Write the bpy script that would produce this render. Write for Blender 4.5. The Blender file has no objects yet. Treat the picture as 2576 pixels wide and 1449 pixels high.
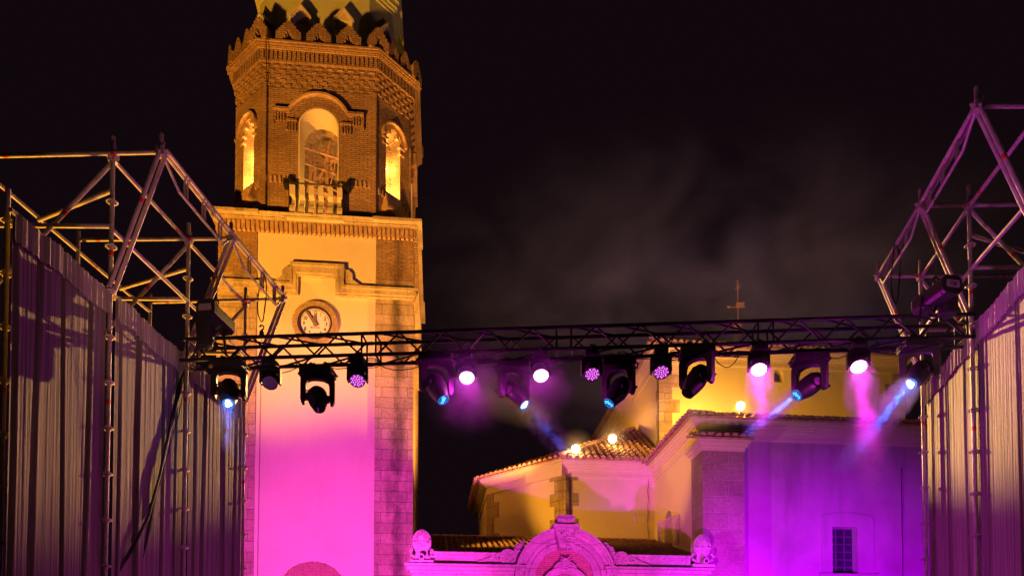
import bpy, math, random
from mathutils import Vector, Matrix
from mathutils.geometry import tessellate_polygon
random.seed(7)
R = math.radians
sc = bpy.context.scene
COL = sc.collection

# ------------------------------------------------------------------ camera
F, CX, CYP, PITCH, CAMZ = 1900.0, 1288.0, 1684.0, R(2.0), 1.7
cam = bpy.data.cameras.new('camera'); co = bpy.data.objects.new('camera', cam); COL.objects.link(co)
co.location = (0, 0, CAMZ); co.rotation_euler = (R(90) + PITCH, 0, 0)
cam.sensor_width = 36; cam.lens = 36 * F / 2576; cam.shift_y = (CYP - 724.5) / 2576
cam.clip_start = 0.1; cam.clip_end = 3000
sc.camera = co

# ------------------------------------------------------------------ night sky
w = bpy.data.worlds.new('World'); sc.world = w; w.use_nodes = True
nt = w.node_tree; bg = nt.nodes['Background']
bg.inputs[0].default_value = (0.0066, 0.0030, 0.0048, 1); bg.inputs[1].default_value = 0.75
sc.view_settings.view_transform = 'Standard'; sc.view_settings.look = 'None'
sc.view_settings.exposure = 0; sc.view_settings.gamma = 1
cy = sc.cycles
cy.max_bounces = 5; cy.diffuse_bounces = 3; cy.glossy_bounces = 2; cy.transmission_bounces = 4
cy.volume_bounces = 0; cy.transparent_max_bounces = 12; cy.use_denoising = True
cy.sample_clamp_indirect = 3; cy.volume_step_rate = 1.0; cy.volume_max_steps = 128

def spot(name, loc, tgt, col, power, size, blend=0.5, rad=0.15):
    l = bpy.data.lights.new(name, 'SPOT'); l.color = col; l.energy = power
    l.spot_size = R(size); l.spot_blend = blend; l.shadow_soft_size = rad
    o = bpy.data.objects.new(name, l); COL.objects.link(o); o.location = loc
    o.rotation_euler = (Vector(tgt) - Vector(loc)).to_track_quat('-Z', 'Y').to_euler()
    return o
def point(name, loc, col, power, rad=0.1):
    l = bpy.data.lights.new(name, 'POINT'); l.color = col; l.energy = power; l.shadow_soft_size = rad
    o = bpy.data.objects.new(name, l); COL.objects.link(o); o.location = loc
    return o
ORANGE = (1.0, 0.38, 0.032); AMBER = (1.0, 0.40, 0.03); YELLOW = (1.0, 0.50, 0.09)
MAG = (1.0, 0.02, 0.80); PURP = (0.62, 0.0, 1.0); BLUE = (0.0, 0.12, 1.0); WARM = (1.0, 0.52, 0.15)

# floods of the square, with stage washes and added fills
spot('tower_flood', (-17, 12, 2.0), (-8.3, 33, 25.5), ORANGE, 72000, 42, 0.6, 0.5)
spot('tower_flood_low', (-10, 15, 1.5), (-8.3, 33, 14), ORANGE, 2000, 60, 0.9, 0.2)
spot('church_flood', (-3.2, 28.9, 7.75), (5.6, 34.5, 13.6), AMBER, 3500, 64, 0.5, 0.12)
spot('church_flood_front', (-8.5, 15.0, 3.0), (11.0, 29, 11.2), AMBER, 2800, 25, 0.7, 0.15)
spot('tower_side_flood', (0.6, 32.5, 9.6), (-4.3, 36.5, 20), ORANGE, 13000, 84, 0.7, 0.15)
spot('nave_side_fill', (3.0, 38.2, 14.8), (7.0, 41, 15.2), AMBER, 900, 110, 0.8, 0.12)  # added light that brightens the nave's left wall, no fixture there
spot('magenta_wash_tower', (-3.6, 14.6, 0.8), (-7.0, 33, 7.0), (1.0, .045, .80), 31000, 56, 1.0, 0.15)
spot('magenta_wash_gate', (2.2, 14.2, 0.8), (3.2, 27.5, 6.4), (1.0, .05, .85), 9500, 54, 0.9, 0.15)
spot('magenta_wash_gate_two', (-0.5, 14.2, 0.8), (4.8, 33, 10.2), MAG, 3600, 24, 0.9, 0.15)
spot('purple_wash_wall', (8.2, 14.5, 0.8), (10.9, 29, 2.9), (0.50, 0.0, 0.98), 40000, 62, 1.0, 0.15)

spot('smoke_fill_light', (5.0, 12.5, 1.0), (4.8, 20, 11.0), (1.0, .50, .90), 3000, 66, .9, .3)  # added light that lifts the smoke from below

# ------------------------------------------------------------------ pixel <-> world measuring helpers
def ray(px, py):
    dx = (px - CX) / F; dz = (CYP - py) / F
    return Vector((dx, math.cos(PITCH) - dz * math.sin(PITCH), math.sin(PITCH) + dz * math.cos(PITCH)))
CAM = Vector((0, 0, CAMZ))
def at(px, py, Y):
    r = ray(px, py); return CAM + r * (Y / r.y)
def xat(px, z, Y):            # world x of image column px at height z and depth Y
    y = (z - CAMZ)
    p = Y * math.cos(PITCH) + y * math.sin(PITCH)
    return (px - CX) / F * p
SR = 1.5318
ZM = {1: (750, 0, 2.415), 2: (750, 550, 2.415), 3: (0, 450, 2.07), 4: (0, 1050, 1.239), 5: (650, 1150, 2.415), 6: (1550, 1150, 2.415),
      7: (2450, 1150, 2.415), 8: (3150, 1050, 2.07), 11: (3250, 300, 1.704), 12: (1750, 1600, 2.147), 13: (2350, 1200, 1.4223),
      15: (1500, 1950, 1.84), 16: (850, 1600, 2.341), 18: (1850, 1950, 5.387)}
def Z(n, x, y):
    a, b, s = ZM[n]; return ((a + x / s) / SR, (b + y / s) / SR)
TH = R(5.6)
EU = Vector((math.cos(TH), math.sin(TH), 0)); EV = Vector((-math.sin(TH), math.cos(TH), 0))
GM = Matrix.Rotation(TH, 4, 'Z')
def GP(px, py, b):            # (a, z) on the church plane b = const
    r = ray(px, py); t = b / r.dot(EV); p = CAM + r * t
    return p.dot(EU), p.z
def GA(px, z, b):             # a on plane b for column px at height z
    lo, hi = -60, 60
    for _ in range(50):
        m = (lo + hi) / 2; wv = EU * m + EV * b; wv.z = z
        q = wv - CAM; dep = q.y * math.cos(PITCH) + q.z * math.sin(PITCH)
        if CX + F * q.x / dep < px: lo = m
        else: hi = m
    return lo

# ------------------------------------------------------------------ materials
def newmat(name):
    m = bpy.data.materials.new(name); m.use_nodes = True
    return m, m.node_tree, m.node_tree.nodes['Principled BSDF']
def col4(c): return (c[0], c[1], c[2], 1)
def ramp(nt, fac, stops):
    r = nt.nodes.new('ShaderNodeValToRGB'); nt.links.new(fac, r.inputs[0])
    e = r.color_ramp.elements
    while len(e) < len(stops): e.new(0.5)
    for i, (p, c) in enumerate(stops): e[i].position = p; e[i].color = col4(c)
    return r.outputs[0]
def mixc(nt, a, b, fac, mode='MIX'):
    m = nt.nodes.new('ShaderNodeMix'); m.data_type = 'RGBA'; m.blend_type = mode
    for s, v in ((m.inputs[0], fac), (m.inputs[6], a), (m.inputs[7], b)):
        if hasattr(v, 'links') or hasattr(v, 'is_linked'): nt.links.new(v, s)
        elif isinstance(v, tuple): s.default_value = col4(v)
        else: s.default_value = v
    return m.outputs[2]
def coords(nt, kind='UV', scale=(1, 1, 1)):
    t = nt.nodes.new('ShaderNodeTexCoord'); mp = nt.nodes.new('ShaderNodeMapping')
    mp.inputs['Scale'].default_value = scale
    nt.links.new(t.outputs[kind], mp.inputs[0]); return mp.outputs[0]
def noise(nt, vec, scale, detail=4, rough=0.55):
    n = nt.nodes.new('ShaderNodeTexNoise'); n.inputs['Scale'].default_value = scale
    n.inputs['Detail'].default_value = detail; n.inputs['Roughness'].default_value = rough
    nt.links.new(vec, n.inputs['Vector']); return n.outputs[0]
def bump(nt, bs, h, strength, dist):
    b = nt.nodes.new('ShaderNodeBump'); b.inputs['Strength'].default_value = strength; b.inputs['Distance'].default_value = dist
    nt.links.new(h, b.inputs['Height']); nt.links.new(b.outputs[0], bs.inputs['Normal'])
def mat_plain(name, c, rough=0.6, metal=0.0, var=0.15, sc_=6.0, bmp=0.15, bd=0.01, spec=0.5):
    m, nt, bs = newmat(name)
    v = coords(nt, 'UV'); n = noise(nt, v, sc_)
    d = tuple(max(0, x * (1 - var)) for x in c); e = tuple(min(1, x * (1 + var)) for x in c)
    nt.links.new(ramp(nt, n, [(0.3, d), (0.7, e)]), bs.inputs['Base Color'])
    bs.inputs['Roughness'].default_value = rough; bs.inputs['Metallic'].default_value = metal
    bs.inputs['Specular IOR Level'].default_value = spec
    if bmp: bump(nt, bs, noise(nt, v, sc_ * 5), bmp, bd)
    return m
def mat_blocks(name, c1, c2, mortar, bw, bh, ms, stain=(0.5, 0.45, 0.4), stain_amt=0.4, bmp=0.6, bd=0.02, streak=False, sscale=0.5):
    m, nt, bs = newmat(name)
    v = coords(nt, 'UV')
    b = nt.nodes.new('ShaderNodeTexBrick'); nt.links.new(v, b.inputs['Vector'])
    b.inputs['Scale'].default_value = 1; b.inputs['Brick Width'].default_value = bw; b.inputs['Row Height'].default_value = bh
    b.inputs['Mortar Size'].default_value = ms; b.inputs['Mortar Smooth'].default_value = 0.3; b.inputs['Bias'].default_value = -0.1
    b.inputs['Color1'].default_value = col4(c1); b.inputs['Color2'].default_value = col4(c2); b.inputs['Mortar'].default_value = col4(mortar)
    n2 = noise(nt, v, sscale, 6, 0.65)
    f = ramp(nt, n2, [(0.42, (0, 0, 0)), (0.68, (1, 1, 1))])
    fm = nt.nodes.new('ShaderNodeMath'); fm.operation = 'MULTIPLY'; nt.links.new(f, fm.inputs[0]); fm.inputs[1].default_value = stain_amt
    c = mixc(nt, b.outputs[0], stain, fm.outputs[0], 'MULTIPLY')
    if streak:
        v2 = coords(nt, 'UV', (1, 0.12, 1)); n3 = noise(nt, v2, 1.3, 5, 0.6)
        f3 = ramp(nt, n3, [(0.5, (0, 0, 0)), (0.66, (1, 1, 1))])
        fm3 = nt.nodes.new('ShaderNodeMath'); fm3.operation = 'MULTIPLY'; nt.links.new(f3, fm3.inputs[0]); fm3.inputs[1].default_value = 0.62
        c = mixc(nt, c, (0.30, 0.27, 0.27), fm3.outputs[0], 'MULTIPLY')
    n4 = noise(nt, v, 9, 5, 0.7)
    c = mixc(nt, c, ramp(nt, n4, [(0.25, (0.62, 0.62, 0.62)), (0.75, (1.25, 1.25, 1.25))]), 1.0, 'MULTIPLY')
    nt.links.new(c, bs.inputs['Base Color']); bs.inputs['Roughness'].default_value = 0.85
    a = nt.nodes.new('ShaderNodeMath'); a.operation = 'SUBTRACT'
    nm = nt.nodes.new('ShaderNodeMath'); nm.operation = 'MULTIPLY'; nt.links.new(n4, nm.inputs[0]); nm.inputs[1].default_value = 0.9
    nt.links.new(nm.outputs[0], a.inputs[0]); nt.links.new(b.outputs['Fac'], a.inputs[1])
    bump(nt, bs, a.outputs[0], bmp, bd)
    return m
def mat_plaster(name, c, dirt=(0.75, 0.72, 0.68), amt=0.35):
    m, nt, bs = newmat(name); v = coords(nt, 'UV')
    n = noise(nt, v, 0.35, 6, 0.6); v2 = coords(nt, 'UV', (1, 0.15, 1)); s = noise(nt, v2, 0.9, 5, 0.6)
    c1 = mixc(nt, c, dirt, ramp(nt, n, [(0.45, (0, 0, 0)), (0.8, (amt, amt, amt))]), 'MULTIPLY')
    c2 = mixc(nt, c1, dirt, ramp(nt, s, [(0.52, (0, 0, 0)), (0.8, (amt, amt, amt))]), 'MULTIPLY')
    g = noise(nt, v, 14, 4, 0.7)
    c3 = mixc(nt, c2, ramp(nt, g, [(0.3, (0.9, 0.9, 0.9)), (0.7, (1.06, 1.06, 1.06))]), 1.0, 'MULTIPLY')
    nt.links.new(c3, bs.inputs['Base Color']); bs.inputs['Roughness'].default_value = 0.9
    bump(nt, bs, noise(nt, v, 22, 5, 0.7), 0.25, 0.01)
    return m
def mat_emit(name, c, s, base=(0.02, 0.02, 0.02)):
    m, nt, bs = newmat(name); bs.inputs['Base Color'].default_value = col4(base)
    bs.inputs['Emission Color'].default_value = col4(c); bs.inputs['Emission Strength'].default_value = s
    return m
def mat_fabric(name, c):
    m, nt, bs = newmat(name)
    v = coords(nt, 'UV', (1, 0.03, 1)); n = noise(nt, v, 26, 5, 0.7)
    v2 = coords(nt, 'UV', (1, 0.06, 1)); n2 = noise(nt, v2, 3.0, 4, 0.6)
    cc = mixc(nt, ramp(nt, n, [(0.3, tuple(x * 0.62 for x in c)), (0.7, tuple(x * 1.3 for x in c))]),
              ramp(nt, n2, [(0.3, (0.7, 0.7, 0.7)), (0.7, (1.15, 1.15, 1.15))]), 1.0, 'MULTIPLY')
    nt.links.new(cc, bs.inputs['Base Color']); bs.inputs['Roughness'].default_value = 0.75
    bs.inputs['Sheen Weight'].default_value = 0.3
    bump(nt, bs, n, 0.9, 0.02)
    return m
M = {}
M['brick'] = mat_blocks('tower_brick', (0.52, 0.34, 0.20), (0.40, 0.25, 0.145), (0.24, 0.16, 0.10), 0.36, 0.092, 0.016, stain_amt=0.85, bmp=0.9, bd=0.03)
M['brick_red'] = mat_blocks('red_brick', (0.48, 0.20, 0.15), (0.38, 0.13, 0.10), (0.55, 0.45, 0.40), 0.26, 0.075, 0.012, stain_amt=0.3, bmp=0.7)
M['dent'] = mat_plain('dentil_brick', (0.44, 0.29, 0.18), 0.85, 0, 0.35, 3, 0.4)
M['ring'] = mat_plain('clock_ring_brick', (0.40, 0.29, 0.18), 0.85, 0, 0.35, 5, 0.4)
M['stone'] = mat_blocks('ashlar_stone', (0.52, 0.42, 0.32), (0.40, 0.31, 0.23), (0.26, 0.20, 0.15), 1.15, 0.47, 0.014, stain_amt=0.55, bmp=0.8, bd=0.03, streak=True)
M['stone2'] = mat_blocks('pier_stone', (0.42, 0.33, 0.27), (0.34, 0.26, 0.21), (0.50, 0.42, 0.36), 1.1, 0.62, 0.02, stain_amt=0.5, bmp=0.9, bd=0.04, sscale=0.8)
M['mould'] = mat_blocks('moulding_stone', (0.60, 0.50, 0.38), (0.55, 0.45, 0.34), (0.36, 0.28, 0.2), 1.6, 3.0, 0.012, stain_amt=0.75, bmp=0.5, streak=True, sscale=0.9)
M['carved'] = mat_blocks('portal_stone', (0.62, 0.50, 0.50), (0.56, 0.46, 0.46), (0.35, 0.28, 0.28), 1.3, 0.9, 0.01, stain_amt=0.6, bmp=0.7, bd=0.03, sscale=1.2)
M['plaster'] = mat_plaster('tower_plaster', (0.74, 0.66, 0.52), amt=0.45)
M['plaster_ch'] = mat_plaster('church_plaster', (0.72, 0.63, 0.47))
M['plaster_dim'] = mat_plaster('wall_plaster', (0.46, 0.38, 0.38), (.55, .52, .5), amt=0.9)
M['drum'] = mat_plaster('lantern_plaster', (0.56, 0.60, 0.30), amt=0.5)
M['tile'] = mat_plain('clay_tile', (0.40, 0.24, 0.17), 0.85, 0, 0.45, 4, 0.4, 0.02)
M['tile_dark'] = mat_plain('old_clay_tile', (0.28, 0.18, 0.13), 0.9, 0, 0.5, 4, 0.4, 0.02)
M['balu'] = mat_plain('baluster_stone', (0.62, 0.55, 0.40), 0.8, 0, 0.1, 4, 0.2)
M['tube'] = mat_plain('galvanised_tube', (0.50, 0.44, 0.40), 0.55, 0.25, 0.35, 9, 0.3)
M['red'] = mat_plain('red_tape', (0.65, 0.03, 0.02), 0.5, 0, 0.1)
M['black'] = mat_plain('black_metal', (0.020, 0.018, 0.020), 0.38, 0.3, 0.3, 8, 0.2)
M['blackp'] = mat_plain('black_plastic', (0.018, 0.017, 0.018), 0.42, 0, 0.3, 8, 0.15)
M['truss'] = mat_plain('black_painted_truss', (0.022, 0.020, 0.021), 0.34, 0.4, 0.8, 14, 0.5, 0.006)
M['clamp'] = mat_plain('steel_clamp', (0.10, 0.095, 0.085), 0.4, 0.8, 0.3, 9, 0.2)
M['curtain'] = mat_fabric('grey_stage_fabric', (0.20, 0.175, 0.13))
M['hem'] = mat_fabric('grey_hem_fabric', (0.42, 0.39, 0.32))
M['iron'] = mat_plain('dark_iron', (0.04, 0.035, 0.03), 0.5, 0.6)
M['wood'] = mat_plain('bell_frame_steel', (0.36, 0.20, 0.15), 0.7, 0.0, 0.3, 4)
M['bronze'] = mat_plain('bell_bronze', (0.12, 0.10, 0.06), 0.4, 0.8)
M['dial'] = mat_plain('clock_dial', (0.86, 0.82, 0.88), 0.5, 0, 0.04)
M['ink'] = mat_plain('clock_ink', (0.035, 0.018, 0.016), 0.6)
M['hand'] = mat_plain('clock_hand', (0.30, 0.22, 0.20), 0.5, 0.3)
M['glass'] = mat_plain('dark_window_glass', (0.03, 0.025, 0.05), 0.12, 0, 0.2, 3, 0)
M['bars'] = mat_plain('window_grille', (0.10, 0.085, 0.10), 0.6)
M['pane'] = mat_plain('panel_fabric', (0.50, 0.40, 0.30), 0.7, 0, 0.1)
M['pane'].node_tree.nodes['Principled BSDF'].inputs['Alpha'].default_value = 0.45
M['ground'] = mat_blocks('paving', (0.16, 0.15, 0.14), (0.12, 0.11, 0.10), (0.06, 0.06, 0.055), 0.6, 0.3, 0.01)
M['vane'] = mat_plain('gilded_vane', (0.80, 0.46, 0.16), 0.55, 0.0)
M['cable'] = mat_plain('black_cable', (0.012, 0.011, 0.012), 0.6, 0, 0.2, 9, 0)
M['lamp_yellow'] = mat_emit('flood_glass', (1.0, 0.80, 0.36), 60)
M['lens_wash'] = mat_emit('wash_lens_lit', (1.0, 0.62, 0.95), 16)
M['lens_mag'] = mat_emit('wash_lens_rim', (1.0, 0.10, 0.92), 3.2)
M['lens_led'] = mat_emit('wash_led', (1.0, 0.35, 1.0), 1.3)
M['lens_dimface'] = mat_emit('wash_face_dim', (0.62, 0.0, 0.75), 0.5)
M['lens_off'] = mat_plain('wash_face_off', (0.13, 0.11, 0.15), 0.3, 0, 0.3, 30, 0.5)
M['led_off'] = mat_plain('led_off', (0.30, 0.26, 0.34), 0.2, 0, 0.1)
M['blue_face'] = mat_emit('beam_face_blue', (0.0, 0.09, 0.62), 0.55)
M['blue_ring'] = mat_emit('beam_ring_blue', (0.0, 0.22, 1.0), 0.9)
M['blue_hot'] = mat_emit('beam_core_hot', (0.55, 0.85, 1.0), 9)
M['cyan'] = mat_emit('gobo_cyan', (0.12, 0.72, 1.0), 1.6)
M['lens_dark'] = mat_plain('dark_lens', (0.02, 0.02, 0.03), 0.08, 0, 0.1, 3, 0)

# ------------------------------------------------------------------ mesh builder
MW = {}
class MB:
    def __init__(s): s.v = []; s.f = []; s.m = []; s.mi = 0
    def add(s, vs, fs):
        b = len(s.v); s.v += [Vector(x) for x in vs]
        for f in fs: s.f.append([i + b for i in f]); s.m.append(s.mi)
        return s
    def box(s, x0, x1, y0, y1, z0, z1):
        return s.add([(x0, y0, z0), (x1, y0, z0), (x1, y1, z0), (x0, y1, z0), (x0, y0, z1), (x1, y0, z1), (x1, y1, z1), (x0, y1, z1)],
                     [(3, 2, 1, 0), (4, 5, 6, 7), (0, 1, 5, 4), (1, 2, 6, 5), (2, 3, 7, 6), (3, 0, 4, 7)])
    def fbox(s, fr, a0, a1, z0, z1, d0, d1):   # box in a face frame
        P = [fr(a, z, d) for d in (d1, d0) for z in (z0, z1) for a in (a0, a1)]
        return s.add(P, [(0, 1, 3, 2), (5, 4, 6, 7), (4, 0, 2, 6), (1, 5, 7, 3), (2, 3, 7, 6), (4, 5, 1, 0)])
    def plate(s, loops, fr, d0, d1):           # 2-D loops (first outer, rest holes), front at d1, back at d0
        tri = tessellate_polygon([[Vector((p[0], p[1], 0)) for p in l] for l in loops])
        flat = [p for l in loops for p in l]; n = len(flat)
        vs = [fr(p[0], p[1], d1) for p in flat] + [fr(p[0], p[1], d0) for p in flat]
        fs = []
        for t in tri:
            a, b, c = [flat[i] for i in t]
            ar = (b[0] - a[0]) * (c[1] - a[1]) - (b[1] - a[1]) * (c[0] - a[0])
            if abs(ar) < 1e-12: continue
            t = tuple(t) if ar > 0 else tuple(reversed(t))
            fs.append(t); fs.append(tuple(i + n for i in reversed(t)))
        k = 0
        for li, l in enumerate(loops):
            m = len(l); area = sum(l[i][0] * l[(i + 1) % m][1] - l[(i + 1) % m][0] * l[i][1] for i in range(m))
            flip = (area < 0) != (li > 0)
            for i in range(m):
                j = (i + 1) % m; q = (k + i, k + i + n, k + j + n, k + j)
                if li > 0: q = tuple(reversed(q)) if area > 0 else q
                else: q = q if area > 0 else tuple(reversed(q))
                fs.append(q)
            k += m
        return s.add(vs, fs)
    def prism(s, poly, z0, z1):
        return s.plate([poly], lambda a, b, d: (a, b, d), z0, z1)
    def tube(s, p0, p1, r, n=8, r1=None, cap=True):
        p0 = Vector(p0); p1 = Vector(p1); d = (p1 - p0)
        if d.length < 1e-6: return s
        q = d.to_track_quat('Z', 'Y'); r1 = r if r1 is None else r1
        vs = [p0 + q @ Vector((r * math.cos(2 * math.pi * i / n), r * math.sin(2 * math.pi * i / n), 0)) for i in range(n)]
        vs += [p1 + q @ Vector((r1 * math.cos(2 * math.pi * i / n), r1 * math.sin(2 * math.pi * i / n), 0)) for i in range(n)]
        fs = [(i, (i + 1) % n, (i + 1) % n + n, i + n) for i in range(n)]
        if cap: fs += [tuple(reversed(range(n))), tuple(range(n, 2 * n))]
        return s.add(vs, fs)
    def path(s, pts, r, n=6, closed=False):
        pts = [Vector(p) for p in pts]; m = len(pts); vs = []; up = Vector((0, 0, 1))
        rr = r if isinstance(r, (list, tuple)) else [r] * m
        for i, p in enumerate(pts):
            a = pts[(i - 1) % m] if (closed or i > 0) else p; b = pts[(i + 1) % m] if (closed or i < m - 1) else p
            t = (b - a).normalized()
            x = t.cross(up)
            if x.length < 1e-3: x = t.cross(Vector((1, 0, 0)))
            x.normalize(); y = x.cross(t)
            vs += [p + (x * math.cos(2 * math.pi * k / n) + y * math.sin(2 * math.pi * k / n)) * rr[i] for k in range(n)]
        fs = []
        for i in range(m if closed else m - 1):
            j = (i + 1) % m
            fs += [(i * n + k, j * n + k, j * n + (k + 1) % n, i * n + (k + 1) % n) for k in range(n)]
        if not closed: fs += [tuple(range(n)), tuple(reversed(range((m - 1) * n, m * n)))]
        return s.add(vs, fs)
    def lathe(s, prof, n=24, mat=Matrix()):
        vs = [mat @ Vector((r * math.cos(2 * math.pi * i / n), r * math.sin(2 * math.pi * i / n), z)) for r, z in prof for i in range(n)]
        fs = []
        for k in range(len(prof) - 1):
            fs += [(k * n + i, k * n + (i + 1) % n, (k + 1) * n + (i + 1) % n, (k + 1) * n + i) for i in range(n)]
        fs += [tuple(reversed(range(n))), tuple(range((len(prof) - 1) * n, len(prof) * n))]
        return s.add(vs, fs)
    def build(s, name, mats, parent=None, space=None, smooth=False, local=False, bevel=0):
        if not isinstance(mats, (list, tuple)): mats = [mats]
        mats = [M[x] if isinstance(x, str) else x for x in mats]
        me = bpy.data.meshes.new(name)
        vs = s.v
        if space is not None: vs = [space @ v for v in vs]
        uvsrc = s.v
        loc = Vector((0, 0, 0))
        if local: out = vs
        elif parent is not None:
            inv = MW[parent.name].inverted(); out = [inv @ v for v in vs]
        else:
            xs = [v.x for v in vs]; ys = [v.y for v in vs]; zs = [v.z for v in vs]
            loc = Vector(((min(xs) + max(xs)) / 2, (min(ys) + max(ys)) / 2, min(zs))); out = [v - loc for v in vs]
        me.from_pydata([tuple(v) for v in out], [], s.f)
        for i, p in enumerate(me.polygons): p.material_index = s.m[i]
        uv = me.uv_layers.new(name='UVMap').data
        for p in me.polygons:
            f = s.f[p.index]
            a, b, c = uvsrc[f[0]], uvsrc[f[1]], uvsrc[f[2]]
            n = (b - a).cross(c - a)
            if n.length < 1e-12 and len(f) > 3: n = (c - a).cross(uvsrc[f[3]] - a)
            if n.length > 1e-12: n.normalize()
            if abs(n.z) > 0.9 or n.length < 0.5: fn = lambda q: (q.x, q.y)
            else:
                t = Vector((-n.y, n.x, 0)).normalized(); fn = lambda q: (q.dot(t), q.z)
            for k, li in enumerate(p.loop_indices): uv[li].uv = fn(uvsrc[f[k]])
        for m in mats: me.materials.append(m)
        me.update()
        o = bpy.data.objects.new(name, me); COL.objects.link(o)
        if parent is not None: o.parent = parent
        o.location = loc
        MW[o.name] = MW[parent.name] if (parent is not None and parent.name in MW) else Matrix.Translation(loc)
        if smooth:
            for p in me.polygons: p.use_smooth = True
            try: me.set_sharp_from_angle(angle=R(40))
            except Exception: pass
        if bevel:
            bv = o.modifiers.new('bevel', 'BEVEL'); bv.width = bevel; bv.segments = 2; bv.limit_method = 'ANGLE'
        return o
def thing(name, label, cat, loc=(0, 0, 0), rz=0, group=None):
    o = bpy.data.objects.new(name, None); COL.objects.link(o); o.location = loc; o.rotation_euler = (0, 0, rz)
    o.empty_display_size = 0.2
    MW[o.name] = Matrix.Translation(Vector(loc)) @ Matrix.Rotation(rz, 4, 'Z')
    return tag(o, label, cat, group)
def tag(o, label=None, cat=None, group=None, kind=None):
    if label: o['label'] = label
    if cat: o['category'] = cat
    if group: o['group'] = group
    if kind: o['kind'] = kind
    return o
def arc(cx, cz, r, a0, a1, n):
    return [(cx + r * math.cos(R(a0 + (a1 - a0) * i / n)), cz + r * math.sin(R(a0 + (a1 - a0) * i / n))) for i in range(n + 1)]
def arch_loop(c, half, z0, zs, n=16):   # opening: bottom z0, springing zs, semicircle
    return [(c - half, z0), (c + half, z0)] + arc(c, zs, half, 0, 180, n)

def text_mesh(name, body, size, mat, parent, matrix=None, sx=1.0, space_ch=1.0, ext=.004):
    cu = bpy.data.curves.new(name + '_curve', 'FONT'); cu.body = body; cu.size = size; cu.extrude = ext; cu.align_x = 'CENTER'; cu.align_y = 'CENTER'
    cu.offset = size * 0.018; cu.space_character = space_ch; cu.resolution_u = 3
    tmp = bpy.data.objects.new('text_tmp', cu); COL.objects.link(tmp); bpy.context.view_layer.update()
    me = bpy.data.meshes.new_from_object(tmp.evaluated_get(bpy.context.evaluated_depsgraph_get())); bpy.data.objects.remove(tmp); bpy.data.curves.remove(cu)
    for v in me.vertices: v.co.x *= sx
    me.materials.clear(); me.materials.append(M[mat])
    o = bpy.data.objects.new(name, me); COL.objects.link(o); o.parent = parent
    if matrix is not None: o.matrix_local = matrix
    return o
# ------------------------------------------------------------------ ground
g = MB(); g.box(-600, 600, -200, 1500, -0.5, 0.0); tag(g.build('ground', 'ground'), kind='structure')

# ================================================================== TOWER
HW = 4.28
C0 = at(797, 720, 33.0); C0.z = 0
T = thing('bell_tower', 'tall brick and plaster bell tower with a round clock and open arched belfry', 'bell tower', C0, TH)
TM = MW[T.name]
def TP(px, py, v=0.0):
    r = ray(px, py); k = (C0.dot(EV) + v) / r.dot(EV); p = CAM + r * k
    return (p - C0).dot(EU), p.z
def tz(py, v=0.0, px=797): return TP(px, py, v)[1]
def build(mb, name, mat, parent=None, **k): return mb.build(name, mat, parent or T, space=TM, **k)
def shaft_frames():
    return [lambda a, z, d: (a, -d, z), lambda a, z, d: (HW + d, HW + a, z), lambda a, z, d: (-a, 2 * HW + d, z), lambda a, z, d: (-HW - d, HW - a, z)]
SF = shaft_frames()
z_corn = tz(563); z_ctop = tz(538, -0.3); z_mid = tz(697); z_str = tz(722)
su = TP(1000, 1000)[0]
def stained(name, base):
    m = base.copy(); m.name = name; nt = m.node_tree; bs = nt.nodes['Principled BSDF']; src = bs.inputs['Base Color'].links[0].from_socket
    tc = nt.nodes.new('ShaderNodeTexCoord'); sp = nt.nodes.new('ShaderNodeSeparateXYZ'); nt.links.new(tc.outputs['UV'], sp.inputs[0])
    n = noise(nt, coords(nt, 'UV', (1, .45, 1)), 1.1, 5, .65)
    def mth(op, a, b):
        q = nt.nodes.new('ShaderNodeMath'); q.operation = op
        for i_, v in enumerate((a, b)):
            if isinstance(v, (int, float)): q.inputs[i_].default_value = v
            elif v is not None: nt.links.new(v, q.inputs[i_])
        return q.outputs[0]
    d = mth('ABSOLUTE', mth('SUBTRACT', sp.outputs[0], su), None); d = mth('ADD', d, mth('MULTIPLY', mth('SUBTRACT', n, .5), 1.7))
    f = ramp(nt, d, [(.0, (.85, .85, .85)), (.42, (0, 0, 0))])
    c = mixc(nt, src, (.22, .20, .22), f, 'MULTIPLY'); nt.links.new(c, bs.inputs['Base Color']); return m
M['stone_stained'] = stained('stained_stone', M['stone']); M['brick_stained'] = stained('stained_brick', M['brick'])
# plaster core and corner piers
core = MB().box(-HW + 0.07, HW - 0.07, 0.07, 2 * HW - 0.07, 0, z_corn); build(core, 'plaster_wall', 'plaster')
ui = TP(645, 800)[0]; uo = TP(944, 800)[0]; pwl = HW + ui; pwr = HW - uo
for k, (x0, x1, y0, y1) in enumerate([(-HW, -HW + pwl, 0, pwl), (HW - pwr, HW, 0, pwr), (HW - pwr, HW, 2 * HW - pwr, 2 * HW), (-HW, -HW + pwl, 2 * HW - pwl, 2 * HW)]):
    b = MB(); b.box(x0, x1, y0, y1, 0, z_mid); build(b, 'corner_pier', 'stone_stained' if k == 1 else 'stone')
    b = MB(); b.box(x0 + .01, x1 - .01, y0 + .01, y1 - .01, z_mid, z_corn); build(b, 'brick_pier', 'brick_stained' if k == 1 else 'brick')
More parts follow.
